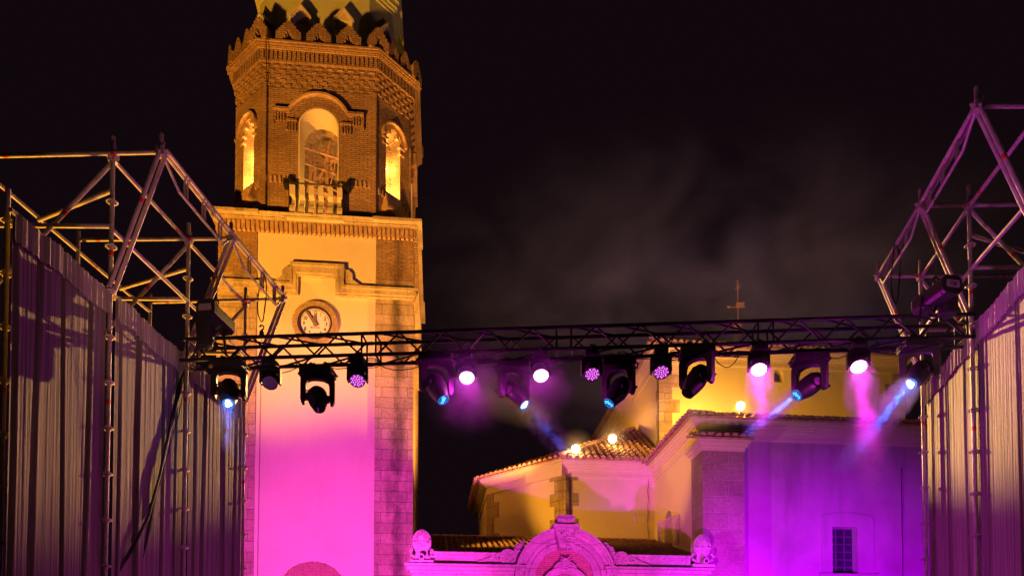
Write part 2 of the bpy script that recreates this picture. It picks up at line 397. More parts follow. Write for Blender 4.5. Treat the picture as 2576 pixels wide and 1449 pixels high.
# string cornice with the stepped-up middle
def stepband(fr, off):
    mb = MB()
    Lx = TP(734, 700)[0]; Rx = TP(864, 700)[0]; li = TP(745.5, 700)[0]; ri = TP(850, 700)[0]
    zt = tz(670); ziT = tz(692); zb = tz(737); zs = tz(720)
    for (e, dep) in ((0.0, 0.16), (0.07, 0.10), (-0.06, 0.22)):
        w0 = 0.0 if e != -0.06 else 1
        if e == 0.0:   segs = (0.0, 0.0)
        out = [(-HW - .1, zs), (Lx - .0, zs), (Lx, zt), (Rx, zt), (Rx, zs), (HW + .1, zs), (HW + .1, zb), (ri, zb), (ri, ziT), (li, ziT), (li, zb), (-HW - .1, zb)]
        if e == 0.07:
            out = [(-HW - .05, zs - .02), (Lx + .02, zs - .02), (Lx + .02, zt - .02), (Rx - .02, zt - .02), (Rx - .02, zs - .02), (HW + .05, zs - .02), (HW + .05, zb - .12), (ri - .1, zb - .12), (ri - .1, ziT - .1), (li + .1, ziT - .1), (li + .1, zb - .12), (-HW - .05, zb - .12)]
        if e == -0.06:
            t = 0.1
            out = [(-HW - .2, zs + .03), (Lx - .05, zs + .03), (Lx - .05, zt + .04), (Rx + .05, zt + .04), (Rx + .05, zs + .03), (HW + .2, zs + .03), (HW + .2, zs - t), (Rx - .04, zs - t), (Rx - .04, zt - t), (Lx + .04, zt - t), (Lx + .04, zs - t), (-HW - .2, zs - t)]
        mb.plate([list(reversed(out))], fr, -0.05, dep)
    # scroll shoulders
    for s in (-1, 1):
        x = Lx if s < 0 else Rx
        prof = [(0, 0), (.28, -.0), (.42, -.22), (.44, -.5), (.6, -.62), (.80, -.78), (.84, -.95), (.84, -1.0)]
        hh = (zt - zs) * .92; pts = [(x, zs)] + [(x, zt - .12)] + [(x + s * p[0] * .95, zt - .15 + p[1] * hh) for p in prof[1:]] + [(x + s * .95, zs)]
        mb.plate([pts], fr, -0.05, 0.12)
    return mb
for fr in SF: build(stepband(fr, 0), 'string_cornice', 'mould')
# dentil brick course and main cornice
zd0, zd1 = tz(592), tz(566)
mb = MB(); mb.box(-HW - .05, HW + .05, -.05, 2 * HW + .05, zd0 + .12, z_corn)
for fr in SF:
    n = 42
    for i in range(n):
        a = -HW + (i + .5) * 2 * HW / n
        d = 0.13
        mb.fbox(fr, a - .055, a + .055, zd0, zd1 - .05, -.08, d)
build(mb, 'dentil_course', 'dent')
mb = MB(); hz = z_ctop - z_corn
for (f0, f1, d) in ((0, .16, .10), (.16, .34, .15), (.34, .46, .12), (.46, .72, .20), (.72, .88, .26), (.88, 1.0, .30)):
    mb.box(-HW - d, HW + d, -d, 2 * HW + d, z_corn + hz * f0, z_corn + hz * f1)
for (x0, x1) in ((-HW - .36, -HW + pwl + .1), (HW - pwr - .1, HW + .36)):
    for (y0, y1) in ((-.36, pwl + .1), (2 * HW - pwl - .1, 2 * HW + .36)):
        mb.box(x0, x1, y0, y1, z_corn + hz * .5, z_ctop + .03)
build(mb, 'main_cornice', 'mould', bevel=0.03)
# clock ---------------------------------------------------
ccx, ccz = TP(793, 815.5); K = 33.0 / 1900
def clock(fr, c, z, parent_T=True, full=True):
    mb = MB(); ro, ri_ = 56.5 * K, 43.5 * K
    n = 64
    for i in range(n):
        a0 = 360 * i / n; a1 = 360 * (i + .80) / n; d = 0.17
        pts = [(c + r * math.cos(R(a)), z + r * math.sin(R(a))) for r, a in ((ri_, a0), (ro, a0), (ro, a1), (ri_, a1))]
        mb.plate([pts], fr, -.08, d)
    mb.plate([arc(c, z, ro - .03, 0, 360, 64)[:-1], arc(c, z, ri_ - .01, 0, 360, 64)[:-1]], fr, -.08, .12)
    ck = build(mb, 'clock_surround', 'ring')
    mb = MB(); mb.plate([arc(c, z, ri_ + .0, 0, 360, 64)[:-1], arc(c, z, 39 * K, 0, 360, 64)[:-1]], fr, -.07, .15)
    build(mb, 'rim', 'ink', ck)
    mb = MB(); mb.plate([arc(c, z, 39.5 * K, 0, 360, 64)[:-1]], fr, -.06, .03); build(mb, 'dial', 'dial', ck)
    if not full: return
    mb = MB()
    for i in range(60):
        a = R(6 * i)
        for r0, r1, wd in ((34.6 * K, 37.4 * K, .016),):
            ux, uz = math.sin(a), math.cos(a)
            pts = [(c + ux * r0 - uz * wd / 1, z + uz * r0 + ux * wd / 1), (c + ux * r0 + uz * wd, z + uz * r0 - ux * wd), (c + ux * r1 + uz * wd, z + uz * r1 - ux * wd), (c + ux * r1 - uz * wd, z + uz * r1 + ux * wd)]
            mb.plate([pts], fr, .02, .036)
    build(mb, 'minute_marks', 'ink', ck)
    def text(body, u, zz, size, name, sx=1.0):
        text_mesh(name, body, size, 'ink', ck, Matrix.Translation(Vector(fr(u, zz, .038))) @ Matrix.Rotation(R(90), 4, 'X'), .86 * sx, 0.92 if sx <= 1 else 1.15)
    for h in range(1, 13):
        a = R(30 * h); text(str(h), c + math.sin(a) * 28.5 * K, z + math.cos(a) * 28 * K, .235, 'numeral')
    text('MURCIA', c, z - 10.0 * K, .088, 'lettering', 1.3)
    for tip_a, ln, w0, w1, tail, nm in ((-36.5, 39.5, .05, .085, 9, 'minute_hand'), (-2.5, 23, .05, .085, 6, 'hour_hand')):
        a = R(tip_a); ux, uz = math.sin(a), math.cos(a); mb = MB()
        P = lambda l, s: (c + ux * l * K + uz * s, z + uz * l * K - ux * s)
        mb.plate([[P(-tail, w1), P(-tail, -w1), P(ln * .8, -w0), P(ln, -.012), P(ln, .012), P(ln * .8, w0)]], fr, .07 if nm == 'hour_hand' else .10, .095 if nm == 'hour_hand' else .125)
        build(mb, nm, 'hand', ck)
    mb = MB(); p = Vector(fr(c, z, 0)); q = Vector(fr(c, z, .15)); mb.tube(p, q, .045, 12); build(mb, 'hand_hub', 'hand', ck)
clock(SF[0], ccx, ccz)
clock(SF[1], 0, ccz, full=False)
# half round brick hood at the bottom
hx, hzz = TP(787, 1504); ro = 52 * 33 / 1900 * 1.45; rin = ro * .42
for fr, cxx in ((SF[0], hx), (SF[1], 0)):
    mb = MB(); n = 44
    ro = 1.58; rin = .62
    for i in range(n):
        a0 = 180 * i / n; a1 = 180 * (i + .82) / n; j = random.uniform(-.02, .02)
        mb.plate([[(cxx + r * math.cos(R(a)), hzz + r * math.sin(R(a))) for r, a in ((rin, a0), (ro + j, a0), (ro + j, a1), (rin, a1))]], fr, -.08, .07 + j)
    mb.plate([arc(cxx, hzz, ro - .03, 0, 180, 40) + arc(cxx, hzz, rin, 180, 0, 20)], fr, -.08, .03)
    build(mb, 'window_hood', 'brick_red')
# ---- belfry octagon
CV = HW; AP, FH = 4.0, 2.53; APD = (FH + AP) / math.sqrt(2); DH = (AP - FH) / math.sqrt(2)
def oface(k, ap_c=None, ap_d=None):
    ph = R(45 * k); n = (math.sin(ph), -math.cos(ph)); t = (math.cos(ph), math.sin(ph))
    ap = (AP if k % 2 == 0 else APD)
    return lambda a, z, d: (t[0] * a + n[0] * (ap + d), CV + t[1] * a + n[1] * (ap + d), z)
OF = [oface(k) for k in range(8)]
def octpoly(d, A=AP, D=APD):
    A2, D2 = A + d, D + d; h = math.sqrt(2) * D2 - A2; pts = []
    for k in range(4):
        ph = R(90 * k); n = (math.sin(ph), -math.cos(ph)); t = (math.cos(ph), math.sin(ph))
        pts += [(t[0] * s * h + n[0] * A2, CV + t[1] * s * h + n[1] * A2) for s in (-1, 1)]
    return pts
def osize(k, d=0): return (math.sqrt(2) * (APD + d) - (AP + d)) if k % 2 == 0 else (math.sqrt(2) * (AP + d) - (APD + d))
vF = CV - AP
def bz(py, px=800): return tz(py, vF, px)
def zdiag(py): return tz(py, vF + .75)
zb0 = z_ctop; zbt = bz(225)
oc, ozb = TP(800.5, 520, vF); half = (TP(851, 400, vF)[0] - TP(750, 400, vF)[0]) / 2
zcrown = bz(273); zspr = zcrown - half
zn0, zn1 = zdiag(481), zdiag(318)
for k in range(8):
    fr = OF[k]; h = osize(k); mb = MB()
    if k % 2 == 0:
        loops = [[(-h, zb0), (h, zb0), (h, zbt), (-h, zbt)], arch_loop(oc if k == 0 else 0, half, zb0 + .05, zspr, 18)]; t = 1.2
    else:
        loops = [[(-h, zb0), (h, zb0), (h, zbt), (-h, zbt)], arch_loop(0, .43, zn0, zn1 - .43, 12)]; t = 1.0
    mb.plate(loops, fr, -t, 0); wl = build(mb, 'belfry_wall', 'brick')
    # details on the visible faces (and their twins)
    if k % 2 == 0:
        c = oc if k == 0 else 0
        mb = MB()   # radial brick archivolt
        r0, r1 = half + .06, 1.36
        n = 40
        for i in range(n):
            a0 = 180 * i / n; a1 = 180 * (i + .84) / n; j = random.uniform(-.012, .012)
            for q0, q1 in ((r0, (r0 + r1) / 2 - .01), ((r0 + r1) / 2 + .01, r1)):
                j = random.uniform(-.012, .012)
                mb.plate([[(c + r * math.cos(R(a)), zspr + r * math.sin(R(a))) for r, a in ((q0, a0), (q1, a0), (q1, a1), (q0, a1))]], fr, -.03, .045 + j)
        build(mb, 'arch_bricks', 'brick', wl)
        mb = MB(); mb.plate([arch_loop(c, half + .005, zb0 + .06, zspr, 24), arch_loop(c, half - .05, zb0 + .055, zspr, 24)], fr, -1.21, .015); build(mb, 'arch_lining', 'plaster', wl)
        a25 = 25
        mb = MB(); mb.plate([arc(c, zspr, 1.47, a25, 180 - a25, 40) + arc(c, zspr, 1.37, 180 - a25, a25, 40)], fr, -.03, .26); build(mb, 'hood_mould', 'dent', wl)
        zr = zspr + 1.42 * math.sin(R(a25))
        for s in (-1, 1):
            mb = MB(); mb.fbox(fr, *sorted((c + s * 1.27, c + s * 2.02)), zr - .05, zr + .05, -.02, .26)
            mb.fbox(fr, *sorted((c + s * 1.96, c + s * 2.02)), zr - .62, zr - .05, -.02, .14)
            mb.fbox(fr, *sorted((c + s * .95, c + s * 1.46)), zspr + .12, zspr + .19, -.02, .18)
            for q in range(4):
                x = c + s * (1.54 + q * .125); mb.fbox(fr, x - .038, x + .038, zspr + .14, zr - .05, -.02, .13)
                x = c + s * (1.03 + q * .125); mb.fbox(fr, x - .038, x + .038, zspr - .26, zspr + .13, -.02, .12)
            build(mb, 'hood_label', 'brick', wl)
        zf = bz(447, 700) - .1
        for s in (-1, 1):
            x = half + .35; mb = MB()
            while x < h - .1:
                mb.fbox(fr, *sorted((c + s * x, c + s * (x + .09))), zf - .13, zf + .13, -.02, .08); x += .2
            build(mb, 'brick_frieze', 'dent', wl)
        for s in (-1, 1):
            mb = MB(); mb.fbox(fr, *sorted((s * (h - .22), s * (h + .02))), zb0, zbt, -.02, .05); build(mb, 'corner_strip', 'brick', wl)
    else:
        mb = MB(); zsn = zn1 - .43
        for i in range(20):
            a0 = -6 + 192 * i / 20; a1 = -6 + 192 * (i + .8) / 20
            mb.plate([[(r * math.cos(R(a)), zsn + r * math.sin(R(a))) for r, a in ((.46, a0), (.64, a0), (.64, a1), (.46, a1))]], fr, -.02, .05)
        mb.plate([arc(0, zsn, .72, -8, 188, 24) + arc(0, zsn, .64, 188, -8, 24)], fr, -.03, .20)
        for s in (-1, 1):    # cusps that break the niche head, and imposts
            for q in range(2):
                z = zsn - .18 - q * .30
                mb.fbox(fr, *sorted((s * (.43 - .11 + q * .04), s * (.70 - q * .04))), z, z + .09, -.12, .07)
            mb.fbox(fr, *sorted((s * .16, s * .3)), zsn + .16, zsn + .34, -.12, .05)
        build(mb, 'niche_hood', 'dent', wl)
        mb = MB()
        st = 6
        for i in range(st):
            zt_ = zn0 - i * .17; mb.fbox(fr, -.48 - i * .04, .48 + i * .04, zt_ - .16, zt_ - .02, -.3, .04 + i * .075)
            mb.fbox(fr, -.46 - i * .04, .46 + i * .04, zt_ - .19, zt_ - .14, -.3, i * .07)
        build(mb, 'stepped_sill', 'dent', wl)
        zf = zdiag(447) - .9
        for s in (-1, 1):
            mb = MB()
            for q in range(2):
                x = .62 + q * .2; mb.fbox(fr, *sorted((s * x, s * (x + .09))), zf - .13, zf + .13, -.02, .08)
            build(mb, 'brick_frieze', 'dent', wl)
# corbelled crown of the belfry
bzd = lambda y, d: tz(y, vF - d, 800)
rowz = [bzd(y, .08) for y in (225, 213, 202, 191, 180, 170)]
mb = MB()
for i in range(5):
    d = .02 + .026 * i
    mb.prism(octpoly(d - .02), rowz[i], rowz[i + 1])
    for k in range(8):
        h = osize(k, d); n = max(2, round(2 * h / .46)); off = (i % 2) * .5
        for q in range(-1, n + 1):
            a = -h + (q + .5 + off) * 2 * h / n
            a0, a1 = max(-h, a - .13), min(h, a + .13)
            if a1 - a0 > .05: mb.fbox(OF[k], a0, a1, rowz[i] + .04, rowz[i + 1] - .08, d - .1, d + .045)
build(mb, 'corbel_courses', 'brick')
mb = MB()
zz = [rowz[5], bzd(163, .2), bzd(158, .22), bzd(133, .22), bzd(128, .28)]
mb.prism(octpoly(.16), zz[0], zz[1]); mb.prism(octpoly(.22), zz[1], zz[2]); mb.prism(octpoly(.11), zz[2], zz[3]); mb.prism(octpoly(.28), zz[3], zz[4])
for k in range(8):
    h = osize(k, .2); n = int(2 * h / .2)
    for q in range(n):
        a = -h + (q + .5) * 2 * h / n; mb.fbox(OF[k], a - .072, a + .072, zz[2] - .01, zz[3] + .01, .05, .22)
zz2 = [zz[4], bzd(121, .36), bzd(114, .42), bzd(106, .5)]
for i in range(3): mb.prism(octpoly(.33 + i * .07), zz2[i], zz2[i + 1])
build(mb, 'crown_cornice', 'brick')
# stepped merlons
ztop = zz2[3]; MH = .92
def merlon(fr, a, w, sc_=1.0):
    s = MH * sc_; q = w / 2
    out = [(-q, 0), (-q * .42, 0), (-q * .42, .22 * s), (-q * .25, .22 * s), (-q * .25, .40 * s), (-q * .1, .40 * s), (-q * .1, .54 * s), (q * .1, .54 * s), (q * .1, .40 * s), (q * .25, .40 * s),
           (q * .25, .22 * s), (q * .42, .22 * s), (q * .42, 0), (q, 0), (q, .50 * s), (q * .82, .50 * s), (q * .82, .62 * s), (q * .62, .62 * s), (q * .62, .76 * s), (q * .42, .76 * s), (q * .42, .90 * s), (q * .22, .90 * s), (q * .22, s),
           (-q * .22, s), (-q * .22, .90 * s), (-q * .42, .90 * s), (-q * .42, .76 * s), (-q * .62, .76 * s), (-q * .62, .62 * s), (-q * .82, .62 * s), (-q * .82, .50 * s), (-q, .50 * s)]
    mb = MB(); mb.plate([[(a + x, ztop + y) for x, y in out]], fr, .02, .42)
    return mb
for k in range(8):
    h = osize(k, .3)
    for a in ((-h / 2, 0, h / 2) if k % 2 == 0 else (-h * .32, h * .32)):
        build(merlon(OF[k], a, 1.10 if k % 2 == 0 else .62), 'merlon', 'brick')
    
for k in range(8):
    na = Vector((math.sin(R(45 * k)), -math.cos(R(45 * k)))); nb_ = Vector((math.sin(R(45 * k + 45)), -math.cos(R(45 * k + 45)))); nn = (na + nb_).normalized(); tt = Vector((-nn.y, nn.x))
    h = osize(k, .26); V = Vector(OF[k](h, 0, .26)[:2]) - nn * .30
    build(merlon(lambda a, z, d, V=V, nn=nn, tt=tt: (V.x + tt.x * a + nn.x * d, V.y + tt.y * a + nn.y * d, z), 0, .92, 1.1), 'merlon', 'brick')
# drum
DA, DF = 3.28, 2.35; DD = (DA + 1.15 - 1.15 + DF + (3.5 - DF)) / 1.0
DF2 = 2.12; DC = 1.0; DA = DF2 + DC; DD = (DA + DF2) / math.sqrt(2)
dpoly = lambda d: octpoly(d, DA, DD)
zdt = tz(-25, CV - DA) ; mb = MB(); mb.prism(dpoly(0), ztop - .3, zdt + 3.4); drum = build(mb, 'lantern_wall', 'drum')
mb = MB()
for i, (d, h0, h1) in enumerate(((.06, 0, .16), (.13, .16, .30), (.22, .30, .55), (.32, .55, .80), (.42, .8, 1.0))):
    mb.prism(dpoly(d), zdt + h0, zdt + h1)
build(mb, 'lantern_cornice', 'drum', drum)
mb = MB(); A = dpoly(.34); top = (0, CV, zdt + 6.5); n = len(A)
mb.add([(p[0], p[1], zdt + 1.0) for p in A] + [top], [(i, (i + 1) % n, n) for i in range(n)] + [tuple(reversed(range(n)))]); build(mb, 'lantern_roof', 'tile', drum)
def dface(k):
    ph = R(45 * k); n = (math.sin(ph), -math.cos(ph)); t = (math.cos(ph), math.sin(ph)); ap = DA if k % 2 == 0 else DD
    return lambda a, z, d: (t[0] * a + n[0] * (ap + d), CV + t[1] * a + n[1] * (ap + d), z)
for k in (0, 1, 2, 6, 7):
    fr = dface(k)
    for c in ((-.98, .98) if k % 2 == 0 else (0,)):
        zg = tz(66, CV - DA); hh = .40; rise = .50; pr = .42
        mb = MB()
        mb.plate([[(c - hh, zg), (c + hh, zg), (c, zg + rise)]], fr, -.1, pr)
        mb.plate([[(c - hh * .7, zg - 1.0), (c + hh * .7, zg - 1.0), (c + hh * .7, zg), (c - hh * .7, zg)]], fr, -.1, .04)
        mb.plate([[(c - hh - .1, zg - .02), (c - hh - .02, zg - .08), (c, zg + rise - .02), (c + hh + .02, zg - .08), (c + hh + .1, zg - .02), (c, zg + rise + .1)]], fr, -.1, pr + .08)
        build(mb, 'dormer', 'balu', drum)
# balcony: flat ogee balusters, rail, end posts
zbb = bz(545); zbr = bz(463)
zb_lo = tz(549, vF - .45); zb_hi = tz(468, vF - .45)
hb = zb_hi - zb_lo; bu0, bu1 = TP(728, 520, vF - .4)[0], TP(861, 520, vF - .4)[0]
bal_prof = [(.42, 0), (.46, .03), (.46, .28), (.40, .31), (.40, .36), (.30, .48), (.24, .62), (.30, .66), (.42, .70), (.44, 1.0), (.36, 1.0), (.34, .72), (.16, .64), (.22, .46), (.33, .34), (.34, 0)]
mb = MB()
mb.fbox(OF[0], bu0 - .1, bu1 + .1, zb_lo - .12, zb_lo - .01, -.2, .50)
bal = build(mb, 'balcony', 'balu')
nb = 6; bw = .235
for i in range(nb):
    a = bu0 + bw / 2 + i * (bu1 - bu0 - bw) / (nb - 1)
    mb = MB(); n_ = len(bal_prof)
    vs = [OF[0](a + s * bw / 2, zb_lo + p[1] * hb, p[0]) for s in (-1, 1) for p in bal_prof]
    tri = tessellate_polygon([[Vector((p[0], p[1], 0)) for p in bal_prof]])
    fs = [tuple(t) for t in tri] + [tuple(x + n_ for x in reversed(t)) for t in tri] + [(j, (j + 1) % n_, (j + 1) % n_ + n_, j + n_) for j in range(n_)]
    mb.add(vs, fs); build(mb, 'baluster', 'balu', bal)
mb = MB()
mb.tube(OF[0](bu0 - .12, zb_hi + .10, .40), OF[0](bu1 + .12, zb_hi + .10, .40), .03, 8)
for s, x in ((-1, bu0), (1, bu1)):
    for q in range(2): mb.fbox(OF[0], *sorted((x, x - .0 + s * .28)), zb_hi + .02 + q * .16, zb_hi + .12 + q * .16, .02, .44)
    mb.fbox(OF[0], x - .05, x + .05, zb_lo, zb_hi + .1, .05, .36)
build(mb, 'balcony_rail', 'iron', bal)
# belfry interior: floor, ceiling and bell frame
mb = MB(); mb.prism(octpoly(-1.0), zb0 + .0, zb0 + .04); build(mb, 'belfry_floor', 'plaster')
mb = MB(); mb.prism(octpoly(-.9), zcrown + .3, zcrown + .6); build(mb, 'belfry_ceiling', 'tile_dark')
mb = MB()
for u in (-.70, .05, .78):
    for v in (2.3, 3.6): mb.box(u - .07, u + .07, v - .07, v + .07, zb0, zcrown - .25)
def beam(p, q, r): mb.tube(p, q, r, 4)
zm = zb0
for z0_, z1_, v in ((4.1, 3.3, 2.4),):
    beam((-.8, v, zm + z0_), (1.2, v - .3, zm + z1_), .05)
beam((-.7, 2.1, zm + 2.75), (1.3, 1.9, zm + 1.9), .16)
beam((-.25, 2.2, zm + 2.3), (.55, 2.2, zm + 1.0), .05); beam((1.0, 2.2, zm + 1.9), (.5, 2.2, zm + 1.0), .05); beam((.5, 2.2, zm + 1.1), (.5, 2.2, zm), .06)
beam((-.6, 2.2, zm + 3.0), (.5, 2.4, zm + 4.6), .06); beam((.9, 2.2, zm + 2.9), (-.2, 2.4, zm + 4.6), .05)
for v in (2.3, 3.6):
    for z in (2.2, 4.2): mb.box(-.8, .9, v - .06, v + .06, zm + z, zm + z + .12)
for i in range(3): beam((-1.0, 1.8, zm + 3.0 + i * .75), (1.3, 1.7, zm + 2.2 + i * .8), .05)
for i in range(4): beam((-.8 + i * .5, 1.9, zm + 2.4), (-.2 + i * .45, 1.9, zm + 5.0), .03)
bf = build(mb, 'bell_frame', 'wood')
mb = MB(); mb.lathe([(.05, 1.0), (.2, .98), (.26, .85), (.30, .5), (.38, .2), (.52, 0), (.48, 0), (.05, .8)], 24, Matrix.Translation((.15, 2.75, zm + 2.35)) @ Matrix.Scale(1.25, 4)); build(mb, 'bell', 'bronze', bf, smooth=True)
# lightning conductor
mb = MB(); x = TP(672, 300, vF)[0]
mb.tube((x, vF - .09, zb0), (x, vF - .09, zbt), .022, 6); mb.tube((x, vF - .09, zbt), (x + .05, vF - .62, ztop), .022, 6); build(mb, 'lightning_conductor', 'iron')
Bc = TM @ Vector((0, CV, 0))
for (u, v, z, p) in ((.0, .8, zb0 + .4, 100), (-.6, 2.0, zb0 + .5, 26), (-2.82, 1.46, zn0 + .25, 300), (2.82, 1.46, zn0 + .25, 300), (-2.75, 1.53, zn0 + 1.7, 160), (2.75, 1.53, zn0 + 1.7, 160)):
    q = TM @ Vector((u, v, z)); point('belfry_lamp', q, YELLOW, p, .1)

# ================================================================== CHURCH (axis frame G, rotated like the tower)
def atz(px, py, z):
    r = ray(px, py); return CAM + r * ((z - CAMZ) / r.z)
def offp(poly, d):
    n = len(poly); out = []
    for i in range(n):
        p0, p1, p2 = Vector(poly[i - 1]), Vector(poly[i]), Vector(poly[(i + 1) % n])
        e1 = (p1 - p0).normalized(); e2 = (p2 - p1).normalized()
        n1 = Vector((e1.y, -e1.x)); n2 = Vector((e2.y, -e2.x)); b = (n1 + n2); b /= b.length_squared / 2 if b.length_squared > .01 else 1
        out.append(tuple(p1 + b * d))
    return out
def wf(p0, p1):
    p0 = Vector(p0); p1 = Vector(p1); e = (p1 - p0).normalized(); n = Vector((e.y, -e.x))
    return (lambda a, z, d: (p0.x + e.x * a + n.x * d, p0.y + e.y * a + n.y * d, z)), (p1 - p0).length
def quoins(mb, fr, a_edge, sgn, z0, z1, h=.56, w=(.5, .82), d=.035, ph=0):
    k = ph; z = z0
    while z < z1 - .1:
        zz_ = min(z + h - .015, z1); ww = w[k % 2]; a0, a1 = sorted((a_edge - sgn * -d * 0, a_edge + sgn * ww))
        mb.fbox(fr, a0 - (d if sgn > 0 else 0), a1 + (d if sgn < 0 else 0), z, zz_, -.1, d + (.004 if sgn > 0 else 0)); z += h; k += 1
def tile_roof(mb, poly, e0, e1, sp=.31, row=.45, r=.105, over=.12):
    e0 = Vector(e0); e1 = Vector(e1); e = (e1 - e0).normalized()
    poly = [Vector(p) for p in poly]; nrm = None
    for i in range(len(poly)):
        n = (poly[(i + 1) % len(poly)] - poly[i]).cross(poly[(i + 2) % len(poly)] - poly[(i + 1) % len(poly)])
        if n.length > 1e-6: nrm = n.normalized(); break
    if nrm.z < 0: nrm = -nrm
    s = nrm.cross(e); 
    if s.z < 0: s = -s
    P2 = [((p - e0).dot(e), (p - e0).dot(s)) for p in poly]
    mb.add([p - nrm * .02 for p in poly] + [p - nrm * .10 for p in poly], [tuple(range(len(poly))), tuple(reversed(range(len(poly), 2 * len(poly))))] +
           [(i, i + len(poly), (i + 1) % len(poly) + len(poly), (i + 1) % len(poly)) for i in range(len(poly))])
    xs = [p[0] for p in P2]; x = min(xs) + sp / 2; k = 0
    while x < max(xs):
        ys = []
        for i in range(len(P2)):
            a, b = P2[i], P2[(i + 1) % len(P2)]
            if (a[0] - x) * (b[0] - x) < 0: ys.append(a[1] + (b[1] - a[1]) * (x - a[0]) / (b[0] - a[0]))
        if len(ys) >= 2:
            y0, y1 = min(ys) - over, max(ys)
            y = y0; jx = random.uniform(-.015, .015)
            while y < y1 - .05:
                yy = min(y + row, y1 + .0); jx2 = jx + random.uniform(-.012, .012)
                vs = []
                for (q, rr, up) in ((y - .05, r * 1.12, .045 + random.uniform(-.01, .02)), (yy, r * .9, .0)):
                    for t in range(7):
                        an = math.pi * t / 6
                        vs.append(e0 + e * (x + jx2 + rr * math.cos(an)) + s * q + nrm * (up + rr * math.sin(an) - .02))
                mb.add(vs, [(t, t + 1, t + 8, t + 7) for t in range(6)] + [tuple(reversed(range(7)))]); y += row
        x += sp; k += 1
def cornice(mb, poly, z, steps):
    for d, h0, h1 in steps: mb.prism(offp(poly, d), z + h0, z + h1)
CST = ((.06, -.75, -.62), (.03, -.62, -.38), (.12, -.38, -.30), (.20, -.30, -.22), (.30, -.22, -.13), (.38, -.13, 0))

# ---- nave block (highest)
bN = 35.4
aN = GP(1659, 1000, bN)[0]; aN1 = GP(2272, 950, bN)[0]; zN = GP(1657, 866, bN - .4)[1]
N = thing('church_nave', 'tallest yellow lit church block with tiled eaves and stone quoins behind the truss', 'church', EU * aN + EV * bN, TH)
polyN = [(aN, bN), (aN1, bN), (aN1, bN + 15), (aN, bN + 15)]
MW[N.name] = Matrix.Translation(EU * aN + EV * bN) @ Matrix.Rotation(TH, 4, 'Z')
def gb(mb, name, mat, parent, **k): return mb.build(name, mat, parent, space=GM, **k)
wa, wz = GP(1959, 961, bN); wz1 = GP(1959, 930, bN)[1]
mb = MB(); mb.prism(offp(polyN, -.5), 0, zN - .02); gb(mb, 'wall', 'plaster_ch', N)
fN, LN = wf((aN, bN), (aN1, bN))
mb = MB(); mb.plate([[(0, 0), (LN, 0), (LN, zN), (0, zN)], arch_loop(wa - aN, .24, wz, wz1 - .24, 10)], fN, -.48, 0); gb(mb, 'front_wall', 'plaster_ch', N)
mb = MB(); mb.fbox(fN, wa - aN - .3, wa - aN + .3, wz - .1, wz1 + .1, -.44, -.40); gb(mb, 'niche_back', 'glass', N)
fW, LW = wf((aN, bN + 15), (aN, bN))
mb = MB(); mb.fbox(fW, 0, LW - .01, 0, zN - .01, -.49, 0); gb(mb, 'side_wall', 'plaster_ch', N)
mb = MB(); quoins(mb, fN, 0, 1, 0, zN - .6, .62, (.62, 1.0)); quoins(mb, fW, LW, -1, 0, zN - .6, .62, (.3, .5), ph=1); gb(mb, 'quoin', 'stone', N)
mb = MB(); quoins(mb, fN, LN, -1, 0, zN - .6, .62, (.6, 1.0)); gb(mb, 'quoin', 'stone', N)
mb = MB(); cornice(mb, polyN, zN, CST); gb(mb, 'cornice', 'plaster_ch', N)
oN = offp(polyN, .52); zt = zN + .03; ap = ((aN + aN1) / 2, bN + 7.5, zN + 2.6); apl = (aN + 5.6, bN + 7.5, zN + 2.3); apr = (aN1 - 5.6, bN + 7.5, zN + 2.3)
mb = MB()
tile_roof(mb, [(*oN[0], zt), (*oN[1], zt), apr, apl], (*oN[0], zt), (*oN[1], zt))
tile_roof(mb, [(*oN[3], zt), (*oN[0], zt), apl], (*oN[3], zt), (*oN[0], zt))
gb(mb, 'roof', 'tile', N)
mb = MB(); p = Vector((oN[0][0] + .1, oN[0][1] + .1, zt)); mb.lathe([(.10, 0), (.14, .06), (.07, .12), (.20, .26), (.22, .36), (.16, .48), (.02, .54)], 14, Matrix.Translation(p)); gb(mb, 'ball_finial', 'tile', N, smooth=True)
# weather vane: cross, flag and arrow
pv = at(1857, 830, 41.0)
V = thing('weather_vane', 'small gilded weather vane with cross and swallow tail flag above the church roof', 'weather vane', (pv.x, pv.y, zN + 1.2))
def vz(py): return at(1857, py, 41.0).z
s1 = 41 / 1900
mb = MB(); mb.tube((pv.x, pv.y, zN + 1.2), (pv.x, pv.y, vz(705)), .024, 6); mb.build('pole', 'vane', V)
mb = MB(); mb.lathe([(.30, -1.0), (.12, 0), (.22, .12), (.24, .3), (.06, .45)], 10, Matrix.Translation((pv.x, pv.y, vz(829)))); mb.build('base_finial', 'vane', V)
VF = lambda a, z, d: (pv.x + a, pv.y - d, z)
mb = MB(); zf = vz(767)
mb.plate([[(-.10, zf - .17), (.24, zf - .15), (.42, zf - .12), (.30, zf + .02), (.42, zf + .16), (.22, zf + .13), (-.10, zf + .11)]], VF, -.02, .02); mb.tube(VF(-.6, zf - .12, 0), VF(0, zf - .12, 0), .02, 5)
mb.plate([[(-.62, zf - .12), (-.48, zf - .2), (-.48, zf - .04)]], VF, -.015, .015); mb.build('flag', 'vane', V)
mb = MB(); zc_ = vz(722); mb.tube(VF(-.17, zc_ - .13, 0), VF(.2, zc_ + .16, 0), .022, 5); mb.tube(VF(-.12, zc_ + .1, 0), VF(.12, zc_ - .07, 0), .018, 5)
mb.tube(VF(0, zc_ - .2, 0), VF(0, zc_ + .38, 0), .04, 5); mb.build('cross', 'vane', V)

# ---- chapel (polygonal, lower)
bC = 34.6; aT = GP(1757, 1250, 28.58)[0]
C1 = (GP(1417, 1250, bC)[0], bC)
zC = GP(1414, 1152, bC - .4)[1]
